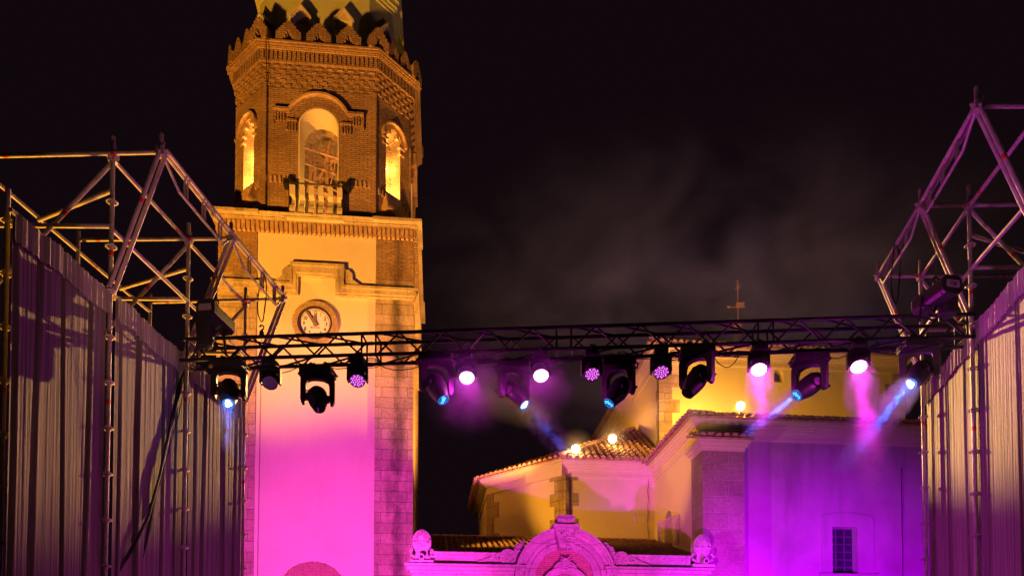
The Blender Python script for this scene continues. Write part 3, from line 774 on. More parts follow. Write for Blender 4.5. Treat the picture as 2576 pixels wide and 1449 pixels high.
# left end: find point whose cornice underside is at (1224,1242) with the same height
def gatz(px, py, z):
    p = atz(px, py, z); return (p.dot(EU), p.dot(EV))
Lp = gatz(1226, 1243, zC - .72)
polyC = [Lp, C1, (aT + .3, bC), (aT + .3, bC + 8), (Lp[0] - .1, bC + 9.5)]
Ch = thing('church_chapel', 'low polygonal church chapel with quoined corner and scalloped clay tile roof', 'chapel', EU * C1[0] + EV * C1[1], TH)
mb = MB(); mb.prism(polyC, 0, zC - .03); gb(mb, 'wall', 'plaster_ch', Ch)
fL, LL = wf(Lp, C1); fF, LF = wf(C1, (aT + .3, bC))
# shallow set-forward bay next to the corner
jog = LL * .40
mb = MB(); mb.fbox(fL, LL - jog, LL + .02, 0, zC - .04, -.05, .13); gb(mb, 'projecting_bay', 'plaster_ch', Ch)
mb = MB(); quoins(mb, fL, LL + .1, -1, .4, zC - .75, .60, (.5, .78), .17); quoins(mb, fF, -.12, 1, .4, zC - .75, .60, (.52, .80), .035, ph=0); gb(mb, 'quoin', 'stone', Ch)
mb = MB(); quoins(mb, fL, 0, 1, .3, zC - .75, .8, (.45, .8)); gb(mb, 'quoin', 'stone', Ch)
mb = MB(); cornice(mb, polyC, zC, CST); mb.fbox(fL, LL - jog - .1, LL + .15, zC - .76, zC - .02, -.05, .30); gb(mb, 'cornice', 'plaster_ch', Ch)
oC = offp(polyC, .50); zt = zC + .03
apx = GP(1593, 1082, 39.0); apx = (apx[0], 39.0, apx[1])
mb = MB()
tile_roof(mb, [(*oC[1], zt), (aT + .3, oC[1][1], zt), (aT + .3, 39.0, apx[2]), apx], (*oC[1], zt), (aT + .3, oC[1][1], zt))
tile_roof(mb, [(*oC[0], zt), (*oC[1], zt), apx], (*oC[0], zt), (*oC[1], zt))
tile_roof(mb, [(*oC[4], zt), (*oC[0], zt), apx], (*oC[4], zt), (*oC[0], zt))
p0 = Vector((*oC[1], zt + .08)); p1 = Vector(apx) + Vector((0, 0, .1))
n = 14
for i in range(n): mb.tube(p0.lerp(p1, i / n), p0.lerp(p1, (i + 1.1) / n), .14, 8, .11)
gb(mb, 'roof', 'tile', Ch)
# cable down the wall
mb = MB(); pts = []
xc = LF - .62
for q in range(12): pts.append(fF(xc + random.uniform(-.03, .03), zC - .6 - q * .36, .04))
pts.append(fF(xc - .1, zC - 5.0, .05)); pts += [fF(xc - .5, zC - 5.15, .05), fF(xc - 2.4, zC - 5.1, .05)]
mb.path(pts, .012, 5); gb(mb, 'wall_cable', 'cable', Ch)

# ---- transept (nearest block at the right)
bT = 28.58; zT = GP(1726, 1047, bT - .4)[1]; aT1 = 27.0
Tr = thing('church_transept', 'large plaster church wall glowing purple with a grilled window behind the stage', 'church', EU * aT + EV * bT, TH)
polyT = [(aT, bT), (aT1, bT), (aT1, bT + 6.6), (aT, bT + 6.6)]
fT, LT = wf((aT, bT), (aT1, bT)); fTW, LTW = wf((aT, bT + 6.6), (aT, bT))
wl, wzt = GP(2092, 1325, bT); wr, _ = GP(2155, 1325, bT); wzb = GP(2120, 1442, bT)[1]
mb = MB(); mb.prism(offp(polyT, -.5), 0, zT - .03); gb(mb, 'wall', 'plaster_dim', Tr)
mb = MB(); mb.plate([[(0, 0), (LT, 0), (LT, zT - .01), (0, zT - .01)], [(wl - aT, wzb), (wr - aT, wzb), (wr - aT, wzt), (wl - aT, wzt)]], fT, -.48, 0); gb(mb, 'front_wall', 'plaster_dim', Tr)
def gap_(px, py, a):
    r = ray(px, py); k = a / r.dot(EU); p = CAM + r * k; return p.dot(EV), p.z
nb_, nz = gap_(1681, 1285, aT); na = bT + 6.6 - nb_
nzb = nz - 2.2
mb = MB(); mb.plate([[(0, 0), (LTW - .002, 0), (LTW - .002, zT - .02), (0, zT - .02)], arch_loop(na, .55, nzb, nz - .55, 12)], fTW, -.48, 0); gb(mb, 'side_wall', 'plaster_ch', Tr)
mb = MB(); mb.fbox(fTW, na - .7, na + .7, nzb - .1, nz + .1, -.46, -.40); gb(mb, 'arched_opening', 'glass', Tr)
mb = MB(); cornice(mb, polyT, zT, CST); gb(mb, 'cornice', 'plaster_ch', Tr)
oT = offp(polyT, .52); zt = zT + .03; rz_ = zT + 1.6
mb = MB()
tile_roof(mb, [(*oT[0], zt), (*oT[1], zt), (oT[1][0], bT + 3.6, rz_), (oT[0][0] + 3.6, bT + 3.6, rz_)], (*oT[0], zt), (*oT[1], zt))
tile_roof(mb, [(*oT[3], zt), (*oT[0], zt), (oT[0][0] + 3.6, bT + 3.6, rz_), (oT[0][0] + 3.6, bT + 5, rz_)], (*oT[3], zt), (*oT[0], zt))
p0 = Vector((*oT[0], zt + .08)); p1 = Vector((oT[0][0] + 3.6, bT + 3.6, rz_ + .08))
for i in range(10): mb.tube(p0.lerp(p1, i / 10), p0.lerp(p1, (i + 1.1) / 10), .14, 8, .11)
gb(mb, 'roof', 'tile', Tr)
# window surround, bars, sill
x0, zf0 = GP(2064, 1297, bT); x1, _ = GP(2195, 1299, bT)
mb = MB(); cxw = (x0 + x1) / 2 - aT; hw_ = (x1 - x0) / 2
top = [(cxw - hw_ + 2 * hw_ * i / 12, zf0 + .16 * math.sin(math.pi * i / 12)) for i in range(13)]
mb.plate([[(cxw - hw_, wzb - .01), (cxw + hw_, wzb - .01)] + list(reversed(top)), [(wl - aT, wzb), (wr - aT, wzb), (wr - aT, wzt), (wl - aT, wzt)]], fT, -.02, .05)
win = gb(mb, 'window_surround', 'plaster_dim', Tr)
mb = MB(); mb.fbox(fT, cxw - hw_ - .1, cxw + hw_ + .15, wzb - .16, wzb - .015, -.1, .16); gb(mb, 'sill', 'plaster_dim', win)
mb = MB(); mb.fbox(fT, wl - aT - .05, wr - aT + .05, wzb - .05, wzt + .05, -.40, -.36); gb(mb, 'pane', 'glass', win)
mb = MB(); ww = wr - wl; wh = wzt - wzb
for i in range(1, 3): mb.fbox(fT, wl - aT + ww * i / 3 - .03, wl - aT + ww * i / 3 + .03, wzb, wzt, -.36, -.33)
for i in range(1, 6): mb.fbox(fT, wl - aT, wr - aT, wzb + wh * i / 6 - .02, wzb + wh * i / 6 + .02, -.355, -.335)
gb(mb, 'glazing_bars', 'bars', win)
mb = MB(); xl = GP(2266, 1250, bT)[0] - aT; mb.path([fT(xl + (i % 2) * .015, .5 + i * .8, .05) for i in range(14)], .018, 5); gb(mb, 'wall_cable', 'cable', Tr)
# corner pier with its own tiled cap
bP = 27.62; pa0, _ = GP(1768, 1300, bP); pa1, _ = GP(1873, 1300, bP); zp = GP(1820, 1133, bP)[1]
mb = MB(); mb.box(pa0, pa1, bP, bT + .3, 0, zp); pier = gb(mb, 'corner_pier', 'stone2', Tr)
polyP = [(pa0, bP), (pa1, bP), (pa1, bT + .3), (pa0, bT + .3)]
mb = MB(); cornice(mb, polyP, zp + .42, ((.04, -.44, -.30), (.12, -.30, -.18), (.20, -.18, 0))); gb(mb, 'pier_cap', 'plaster_ch', pier)
oP = offp(polyP, .30); mb = MB(); zt = zp + .44
tile_roof(mb, [(*oP[0], zt), (*oP[1], zt), (oP[1][0], bT, zt + .45), (oP[0][0], bT, zt + .45)], (*oP[0], zt), (*oP[1], zt)); gb(mb, 'pier_roof', 'tile', pier)
mb = MB(); quoins(mb, fTW, LTW, -1, 1, zp - .3, .62, (.18, .42), .03); gb(mb, 'quoin', 'stone', Tr)
# framed panel standing on the low roof
mb0 = thing('framed_panel', 'leaning rectangular panel in a thin frame standing on the low tiled roof', 'panel', EU * GP(1677, 1372, 31.2)[0] + EV * 31.2, TH)
(pa, pz), (pb_, pz2) = GP(1656, 1374, 31.2), GP(1699, 1300, 31.2)
pz3 = GP(1656, 1313, 31.2)[1]
PFr = lambda a, z, d: (a, 31.2 - d + (a - pa) * -.5, z)
mb = MB(); mb.plate([[(pa, pz), (pb_, pz), (pb_, pz2), (pa, pz3)]], PFr, 0, .03); gb(mb, 'panel_sheet', 'pane', mb0)
mb = MB()
for p, q in (((pa, pz), (pa, pz3)), ((pa, pz3), (pb_, pz2)), ((pb_, pz2), (pb_, pz))): mb.tube(PFr(p[0], p[1], .015), PFr(q[0], q[1], .015), .028, 6)
gb(mb, 'frame', 'mould', mb0)

# ================================================================== GATE FRONT (portal) with its low roof
bG = 27.0
Gt = thing('portal_gate', 'carved stone gate front with an arched pediment lit magenta at the foot of the church', 'gateway', EU * GP(1400, 1430, bG)[0] + EV * bG, TH)
gz = lambda py, px=1417: GP(px, py, bG)[1]
ga = lambda px, py=1420: GP(px, py, bG)[0]
PF = lambda a, z, d: (a, bG - d, z)
zE = gz(1426); k_ = bG / 1900
gl, gr_ = ga(1035), ga(1768)
mb = MB(); mb.box(gl, gr_, bG, bG + .9, 0, zE - .35); gb(mb, 'wall', 'carved', Gt)
cx0, cz0 = GP(1419, 1457, bG); ri_g, ro_g = 76 * k_, 129 * k_
for (s0, s1) in ((ga(1018), cx0 - ri_g - .35), (cx0 + ri_g + .35, ga(1787))):
    mb = MB()
    for d, h0, h1 in ((.10, -.95, -.88), (.04, -.88, -.42), (.12, -.42, -.33), (.22, -.33, -.22), (.34, -.22, -.10), (.42, -.10, 0)):
        mb.box(s0 + .42 - d, s1 - .42 + d, bG - d, bG + .9, zE + h0, zE + h1)
    gb(mb, 'entablature', 'carved', Gt, bevel=.015)
# arched pediment
mb = MB()
def ringp(r0, r1, d0, d1, A0=-2, A1=182, mt=None, n=48): mb.plate([arc(cx0, cz0, r1, A0, A1, n) + arc(cx0, cz0, r0, A1, A0, n)], PF, d0, d1)
W_ = ro_g - ri_g
for f0, f1, d in ((0, .14, .12), (.14, .30, .16), (.30, .36, .10), (.36, .52, .20), (.52, .60, .14), (.60, .80, .24), (.80, .88, .34), (.88, 1.0, .44)):
    ringp(ri_g + W_ * f0, ri_g + W_ * f1, -.5, d)
arch_ = gb(mb, 'arched_pediment', 'carved', Gt, bevel=.012)
mb = MB(); mb.plate([arc(cx0, cz0, ri_g, 0, 180, 40)], PF, -.5, -.02); mb.fbox(PF, cx0 - ri_g - .4, cx0 + ri_g + .4, cz0 - 2.5, cz0, -.4, .01); gb(mb, 'tympanum', 'brick_red', Gt)
# inner ogee arch with leaf finial
mb = MB(); lz = gz(1412)
r1_ = 62 * k_; zc1 = gz(1492)
mb.plate([arc(cx0, zc1, r1_, 0, 180, 30) + arc(cx0, zc1, r1_ * .78, 180, 0, 30)], PF, -.1, .22)
mb.plate([arc(cx0, zc1, r1_ * 1.08, 0, 180, 30) + arc(cx0, zc1, r1_, 180, 0, 30)], PF, -.1, .32)
leaf = []
for i in range(21):
    t = i / 20; leaf.append((t, .40 * math.sin(math.pi * min(1, t * 1.15 + .15)) ** .8 if t < .9 else .02))
hl = gz(1405) - gz(1443)
out = [(cx0 + wd, gz(1443) + t * hl) for t, wd in [(0, .34), (.2, .42), (.4, .42), (.6, .32), (.8, .17), (.93, .07), (1, .01)]]
out += [(2 * cx0 - p[0], p[1]) for p in reversed(out)]
mb.plate([out], PF, -.1, .30)
for i in range(5):
    zq = gz(1440) + hl * (.08 + .17 * i)
    for s in (-1, 1): mb.path([PF(cx0, zq, .32), PF(cx0 + s * .16, zq + .10, .36), PF(cx0 + s * (.36 - .06 * i), zq + .06, .30)], .028, 5)
gb(mb, 'inner_arch', 'carved', Gt, bevel=.01)
# keystone with relief and crest
kz0, kz1 = gz(1384), gz(1333)
mb = MB(); mb.plate([[(cx0 - 18 * k_, kz0), (cx0 + 18 * k_, kz0), (cx0 + 31 * k_, kz1), (cx0 - 31 * k_, kz1)]], PF, -.2, .52)
mb.plate([[(cx0 - 34 * k_, kz1), (cx0 + 34 * k_, kz1), (cx0 + 34 * k_, kz1 + .10), (cx0 - 34 * k_, kz1 + .10)]], PF, -.3, .60)
for s in (-1, 1): mb.plate([[(cx0 + s * 18 * k_ - .0, kz0), (cx0 + s * 15 * k_, kz0), (cx0 + s * 26 * k_, kz1 - .05), (cx0 + s * 30 * k_, kz1 - .05)]], PF, .5, .57)
ks = gb(mb, 'keystone', 'carved', Gt, bevel=.012)
mb = MB(); rnd = random.Random(3)
for i in range(26):
    t = rnd.random(); zz_ = kz0 + .08 + t * (kz1 - kz0 - .15); hw2 = (10 + 12 * t) * k_; x = cx0 + rnd.uniform(-hw2, hw2)
    an = rnd.uniform(0, 6.28); ln = rnd.uniform(.06, .14)
    pts = [PF(x + ln * math.cos(an + q * .9) * q / 2, zz_ + ln * math.sin(an + q * .9) * q / 2, .52 + .03 * (q != 2)) for q in range(4)]
    mb.path(pts, [.03, .035, .03, .015], 5)
gb(mb, 'relief', 'carved', ks, smooth=True)
mb = MB(); cz1, cz2 = gz(1329), gz(1301)
mb.plate([[(cx0 - 24 * k_, cz1), (cx0 + 24 * k_, cz1), (cx0 + 24 * k_, cz1 + .10), (cx0 + 21 * k_, cz1 + .14), (cx0 + 23 * k_, cz2 - .1), (cx0 + 17 * k_, cz2), (cx0 - 17 * k_, cz2), (cx0 - 23 * k_, cz2 - .1), (cx0 - 21 * k_, cz1 + .14), (cx0 - 24 * k_, cz1 + .10)]], PF, -.15, .42)
for i in range(7):
    x = (i - 3) * .085; mb.path([PF(cx0 + x * .4, cz1 + .13, .43), PF(cx0 + x * .8, cz1 + .26, .47), PF(cx0 + x * 1.15, cz2 - .06, .44), PF(cx0 + x * 1.4, cz2 - .1, .42)], .026, 5)
crest = gb(mb, 'crest', 'carved', Gt, smooth=False)
mb = MB()
for s in (-1, 1): mb.lathe([(.01, -.07), (.06, -.03), (.07, 0), (.06, .03), (.01, .07)], 10, Matrix.Translation(PF(cx0 + s * 27 * k_, cz1 + .08, .2)))
gb(mb, 'crest_ball', 'iron', crest, smooth=True)
def spiral(cx, cz, r, turns, s, a0, d=.12, n=26):
    return [PF(cx + s * r * (1 - i / n * .88) * math.cos(a0 + turns * 6.28 * i / n), cz + r * (1 - i / n * .88) * math.sin(a0 + turns * 6.28 * i / n), d) for i in range(n + 1)]
for s, mx, my in ((-1, 1276.5, 1402), (1, 1560, 1408)):
    mcx, mcz = GP(mx, my, bG); r = 20 * k_
    mb = MB(); mb.plate([arc(mcx, mcz, r, 0, 360, 32)[:-1]], PF, -.3, .14); mb.plate([arc(mcx, mcz, r, 0, 360, 32)[:-1], arc(mcx, mcz, r * .84, 0, 360, 32)[:-1]], PF, .1, .20)
    for q in range(8):
        a = q * math.pi / 4 + .3; mb.path([PF(mcx + r * f * math.cos(a + g), mcz + r * f * math.sin(a + g), .16) for f, g in ((.1, 0), (.35, .15), (.6, -.1), (.76, .25))], .026, 5)
    gb(mb, 'medallion', 'carved', Gt)
    mb = MB()
    # scroll wing climbing toward the arch and one trailing outward
    w0 = [(mcx - s * r * .7, mcz + r * .75), (mcx - s * r * 1.9, mcz + r * 1.9), (mcx - s * r * 2.3, mcz + r * 1.2), (mcx - s * r * 1.2, mcz - r * .8), (mcx - s * r * .6, mcz - r * .9)]
    mb.plate([w0], PF, -.3, .08)
    w1 = [(mcx + s * r * .7, mcz + r * .55), (mcx + s * r * 1.5, mcz + r * .25), (mcx + s * r * 2.6, mcz - r * .35), (mcx + s * r * 4.2, mcz - r * .9), (mcx + s * r * .5, mcz - r)]
    mb.plate([w1], PF, -.3, .08)
    mb.path(spiral(mcx - s * r * 1.35, mcz + r * 1.05, r * .42, 1.6, s, 1), .035, 6); mb.path(spiral(mcx - s * r * 1.95, mcz + r * 1.85, r * .32, 1.5, s, 2), .03, 6)
    mb.path(spiral(mcx + s * r * 1.35, mcz - r * .1, r * .42, 1.6, -s, 1), .035, 6); mb.path(spiral(mcx + s * r * 3.0, mcz - r * .65, r * .26, 1.4, -s, 2), .03, 6)
    mb.path([PF(mcx - s * r * f, mcz + r * g, .10) for f, g in ((.8, .75), (1.1, 1.5), (1.6, 1.75), (1.9, 2.1))], .04, 6)
    mb.path([PF(mcx + s * r * f, mcz + r * g, .10) for f, g in ((.8, .5), (1.4, .4), (2.2, -.1), (3.0, -.4), (4.0, -.8))], .045, 6)
    gb(mb, 'scroll', 'carved', Gt, smooth=True)
for (x0, x1, y0, y1) in ((1083, 1252, 1389, 1415), (1585, 1737, 1397, 1425)):
    a0, a1 = ga(x0), ga(x1); z0_, z1_ = gz(y1, (x0 + x1) / 2), gz(y0, (x0 + x1) / 2)
    mb = MB(); mb.fbox(PF, a0, a1, zE - .02, z1_ - .1, -.35, .02); mb.fbox(PF, a0 - .02, a1 + .02, z1_ - .1, z1_, -.38, .12); mb.fbox(PF, a0, a1, zE - .02, zE + .09, -.3, .07)
    for r_ in range(2):
        x = a0 + .1 + (r_ % 2) * .09
        while x < a1 - .15:
            zz_ = zE + .10 + r_ * .12
            mb.plate([[(x, zz_ + .06), (x + .05, zz_), (x + .13, zz_), (x + .18, zz_ + .06), (x + .13, zz_ + .12), (x + .05, zz_ + .12)]], PF, 0, .05); x += .195
    gb(mb, 'parapet_panel', 'carved', Gt)
# shell ornaments at both ends
for s, sx, syt, syb in ((-1, 1061, 1334, 1418), (1, 1764, 1346, 1428)):
    a, z0_ = GP(sx, syb, bG); z1_ = GP(sx, syt, bG)[1]; H = z1_ - z0_; w2 = 23 * k_
    mb = MB(); cz_ = z0_ + H * .62; n = 20
    mb.plate([[(a + w2 * math.cos(R(t)) * 1.02, cz_ + (H * .38 if math.sin(R(t)) > 0 else H * .30) * math.sin(R(t))) for t in range(0, 360, 12)]], PF, -.25, .16)
    mb.plate([[(a + w2 * .86 * math.cos(R(t)), cz_ + (H * .33 if math.sin(R(t)) > 0 else H * .25) * math.sin(R(t))) for t in range(0, 360, 12)]], PF, .1, .21)
    for i in range(9):
        an = R(14 + 19 * i); mb.path([PF(a + math.cos(an) * w2 * .12, cz_ - H * .16 + math.sin(an) * .04, .24), PF(a + math.cos(an) * w2 * .5, cz_ - H * .05 + math.sin(an) * H * .22, .27), PF(a + math.cos(an) * w2 * .8, cz_ + math.sin(an) * H * .32, .22)], [.02, .045, .03], 6)
    for q in (-1, 1):
        mb.path([PF(a + q * w2 * .55 + w2 * .28 * math.cos(t * .7), cz_ + .05 - H * .02 + w2 * .28 * math.sin(t * .7), .25) for t in range(9)], .04, 6)
        mb.path([PF(a + q * w2 * f, z0_ + H * g, .16) for f, g in ((1.0, .42), (1.25, .34), (1.15, .24), (.85, .2), (.8, .1), (1.0, 0))], .06, 6)
    mb.plate([[(a - w2 * .85, z0_), (a + w2 * .85, z0_), (a + w2 * .75, z0_ + H * .15), (a + w2 * .6, z0_ + H * .4), (a - w2 * .6, z0_ + H * .4), (a - w2 * .75, z0_ + H * .15)]], PF, -.2, .14)
    mb.fbox(PF, a - w2 * 1.3, a + w2 * 1.3, z0_ - .02, z0_ + .10, -.25, .30)
    sh = gb(mb, 'shell_ornament', 'carved', Gt, smooth=False)
    mb = MB(); p = Vector(PF(a, z0_ + .2, .1)); q = Vector(PF(a, z0_ + .17, .55)); mb.path([p, q], .11, 12); gb(mb, 'spout', 'carved', sh, smooth=True)
    mb = MB(); mb.path([Vector(PF(a, z0_ + .17, .52)), Vector(PF(a, z0_ + .17, .556))], .065, 12); gb(mb, 'spout_shade_disc', 'ink', sh)  # dark disc on the solid spout stands for the shade inside its mouth
# low roof behind the gate
rzt = GP(1150, 1350, 34.3)[1]; rze = GP(1300, 1400, bG + 1.0)[1]
rl0, rl1 = GP(1060, 1400, bG + 1.0)[0], GP(1072, 1350, 34.3)[0]
LR = thing('low_tiled_roof', 'dark low tiled roof between the tower and the chapel behind the carved gate', 'roof', EU * 3 + EV * 31, TH)
mb = MB(); tile_roof(mb, [(rl0, bG + .95, rze), (aT - .02, bG + .95, rze), (aT - .02, 34.5, rzt), (rl0, 34.5, rzt)], (rl0, bG + .95, rze), (aT - .02, bG + .95, rze), sp=.24, row=.36, r=.085); gb(mb, 'tiles', 'tile_dark', LR)
mb = MB(); x = rl0
while x < aT - .3: mb.tube((x, 34.5, rzt + .03), (x + .44, 34.5, rzt + .03), .13, 8, .10); x += .40
gb(mb, 'ridge_tiles', 'tile', LR)
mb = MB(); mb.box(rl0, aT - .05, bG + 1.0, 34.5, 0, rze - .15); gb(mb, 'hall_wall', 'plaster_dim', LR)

# roof floodlights
def flood(name, px, py, b, label, tgt, power, col, hsz=.2, cone=32):
    a, z = GP(px, py, b); p = EU * a + EV * b; p.z = z
    o = thing(name, label, 'floodlight', p, 0, 'floodlights on the church roofs')
    d = (CAM - p).normalized(); q = d.to_track_quat('Z', 'Y').to_matrix().to_4x4(); X = Matrix.Translation(p) @ q
    mb = MB(); mb.lathe([(.10, -.22), (.15, -.16), (hsz, .0), (hsz * 1.04, .02), (hsz * .95, .03)], 20, X); mb.build('housing', 'black', o)
    mb = MB(); mb.lathe([(hsz * .93, .0), (hsz * .93, .045), (hsz * .6, .06)], 20, X); mb.build('glass', 'lamp_yellow', o)
    mb = MB(); mb.path([p + Vector((-hsz, 0, 0)), p + Vector((-hsz, 0, -hsz * 1.3)), p + Vector((hsz, 0, -hsz * 1.3)), p + Vector((hsz, 0, 0))], .02, 5); mb.tube(p + Vector((0, 0, -hsz * 1.3)), p + Vector((0, 0, -hsz * 2.2)), .03, 6); mb.build('bracket', 'iron', o)
    spot('roof_flood', p + (Vector(tgt) - p).normalized() * .35, tgt, col, power, cone, .7, .08); point('roof_flood_spill', p + d * .25, YELLOW, 95, .1)
    return p
f1 = flood('floodlight', 1448, 1129, 34.5, 'bright round yellow floodlight on the chapel roof edge, the lower left one of three', (5.9, 10.1, 6.1), 80000, WARM, cone=8.2)
f2 = flood('floodlight', 1541, 1103, 35.6, 'bright round yellow floodlight on the chapel roof hip, between two others', (-4.05, 11.0, 6.3), 40000, WARM, cone=8.8)
spot('vane_fill', (pv.x - 2.6, pv.y - 3.0, zN + 1.7), (pv.x, pv.y, vz(760)), AMBER, 420, 40, .6, .1)  # added spot that makes the vane stand out, no fixture there
f3 = flood('floodlight', 1863, 1021, bT + .1, 'bright yellow floodlight over the transept eave below the truss, the upper right one', EU * 14.0 + EV * 35.4 + Vector((0, 0, 14)), 1900, AMBER, .17, 130)
point('nave_lamp', EU * (aN + 1.6) + EV * (bN - 2.0) + Vector((0, 0, zT + 1.6)), (1.0, .46, .06), 900, .1)

# ================================================================== STAGE SCAFFOLDS
ZN_, ZP, ZL, ZS = 7.60, 7.83, 6.83, 6.12      # top ledger, post top, lower ledger, brace foot / curtain top
def scaffold(side, label, posts, nodes, outer_dx, zmin):
    S = thing('scaffold_tower', label, 'scaffold', (posts[1].x, posts[1].y, 0), 0, 'scaffold towers flanking the stage')
    t = .0242
    def tb(name, p, q, r=t, tape=()):
        mb = MB(); p = Vector(p); q = Vector(q); mb.tube(p, q, r, 10); mb.mi = 1
        for f in tape:
            a = p.lerp(q, f); b = p.lerp(q, f + .05 / (q - p).length); mb.tube(a, b, r * 1.04, 10)
        mb.build(name, ['tube', 'red'], S, smooth=True)
    def at_z(p, z): return Vector((p.x, p.y, z))
    def ros(p, z):
        mb = MB(); c = Vector((p.x, p.y, z))
        mb.path([c + Vector((.058 * math.cos(i * .785), .058 * math.sin(i * .785), 0)) for i in range(8)], .0085, 5, closed=True)
        for i in range(4): mb.tube(c, c + Vector((.056 * math.cos(i * 1.571 + .3), .056 * math.sin(i * 1.571 + .3), 0)), .007, 4)
        mb.tube(c - Vector((0, 0, .03)), c + Vector((0, 0, .03)), .031, 8); mb.build('rosette', 'tube', S)
    outs = [Vector((p.x + outer_dx, p.y - .02, 0)) for p in posts]
    for i, p in enumerate(posts):
        short = zmin[i]
        tb('post', at_z(p, 0), at_z(p, short), tape=(.62, .83) if i % 2 else (.7,))
        z = .6
        while z < short - .1: ros(p, z); z += .5
        if short < 7: continue
        tb('post', at_z(outs[i], 0), at_z(outs[i], ZN_ + .12), tape=(.9,))
        nd = nodes[i]
        tb('ledger', at_z(outs[i], ZN_), at_z(nd, ZN_), tape=(.12, .72)); tb('ledger', at_z(outs[i], ZL), at_z(p, ZL), tape=(.3,))
        tb('brace', at_z(p, ZN_ - .05), at_z(outs[i], ZS - .15), tape=(.35,))
        tb('strut', at_z(nd, ZN_) + Vector((0, -.03, 0)), at_z(p, ZS + .02) + Vector((0, -.03, 0)), tape=(.35,)); tb('strut', at_z(nd, ZN_) + Vector((.02, .05, 0)), at_z(p, ZS + .02) + Vector((.02, .05, 0)))
        tb('post', at_z(nd, ZN_ - .05), at_z(nd, ZN_ + .20))
        for c in (at_z(nd, ZN_), at_z(p, ZN_)):
            mb = MB()
            mb.box(c.x - .04, c.x + .04, c.y - .04, c.y + .04, c.z - .05, c.z + .045); mb.tube(c + Vector((-.07, 0, .02)), c + Vector((.07, 0, .02)), .014, 6); mb.tube(c + Vector((0, -.07, -.02)), c + Vector((0, .07, -.02)), .014, 6)
            mb.tube(c + Vector((.03, -.03, -.01)), c + Vector((.05, -.03, .09)), .008, 5)
            mb.build('coupler', 'tube', S)
        if i + 1 < len(posts):
            q = posts[i + 1]; nq = nodes[i + 1]
            tb('ledger', at_z(p, ZN_ - .02), at_z(q, ZN_ - .02), tape=(.8,)); tb('ledger', at_z(p, ZL - .03), at_z(q, ZL - .03), tape=(.15,))
            tb('ledger', at_z(outs[i], ZN_ - .15), at_z(outs[i + 1], ZN_ - .15), tape=(.2,))
            tb('brace', at_z(p, ZL + .40), at_z(outs[i].lerp(outs[i + 1], .55), ZN_ - .18))
            # ladder beam: two chords and rungs
            A, B = at_z(nd, ZN_ + .03), at_z(nq, ZN_ + .03)
            d = (B - A).normalized(); dn = Vector((0, 0, -.23))
            mb = MB(); mb.tube(A, B, .024, 8); mb.tube(A + d * .35 + dn, B - d * .2 + dn, .016, 8)
            mb.tube(A + dn * .1, A + d * .35 + dn, .016, 8); mb.tube(B + dn * .1, B - d * .2 + dn, .016, 8)
            for f in (.30, .55, .80):
                e = A.lerp(B, f); mb.tube(e, e + dn, .013, 6); mb.tube(e + d * .06, e + dn + d * .06, .013, 6)
            mb.tube(A + Vector((.05, 0, .0)), B + Vector((.05, 0, 0)), .020, 8)
            mb.build('ladder_beam', 'tube', S, smooth=True)
    return S
def P0(px, py, z): p = atz(px, py, z); return Vector((p.x, p.y, 0))
Lpost = [P0(285, 345, ZP), P0(475, 562, ZP), P0(618, 724, ZP)]; Lnode = [P0(406, 383, ZN_), P0(581, 600, ZN_), P0(711, 753, ZN_)]
lp0 = Vector((at(8, 1000, 6.85).x, 6.85, 0))
S1 = scaffold(-1, 'yellow lit grey tube scaffold rising beside the left stage curtains', [lp0] + Lpost, [lp0] + Lnode, -1.42, [6.40, ZP, ZP, ZP])
Rpost = [None, P0(2437, 468, ZP), P0(2315, 655, ZP)]; Rnode = [P0(2458, 268, ZN_), P0(2316, 518, ZN_), P0(2211, 695, ZN_)]
Rpost[0] = Vector((Rnode[0].x + .66, Rnode[0].y, 0))
S2 = scaffold(1, 'purple lit grey tube scaffold rising beside the right stage curtains', Rpost, Rnode, 1.42, [ZP, ZP, ZP])

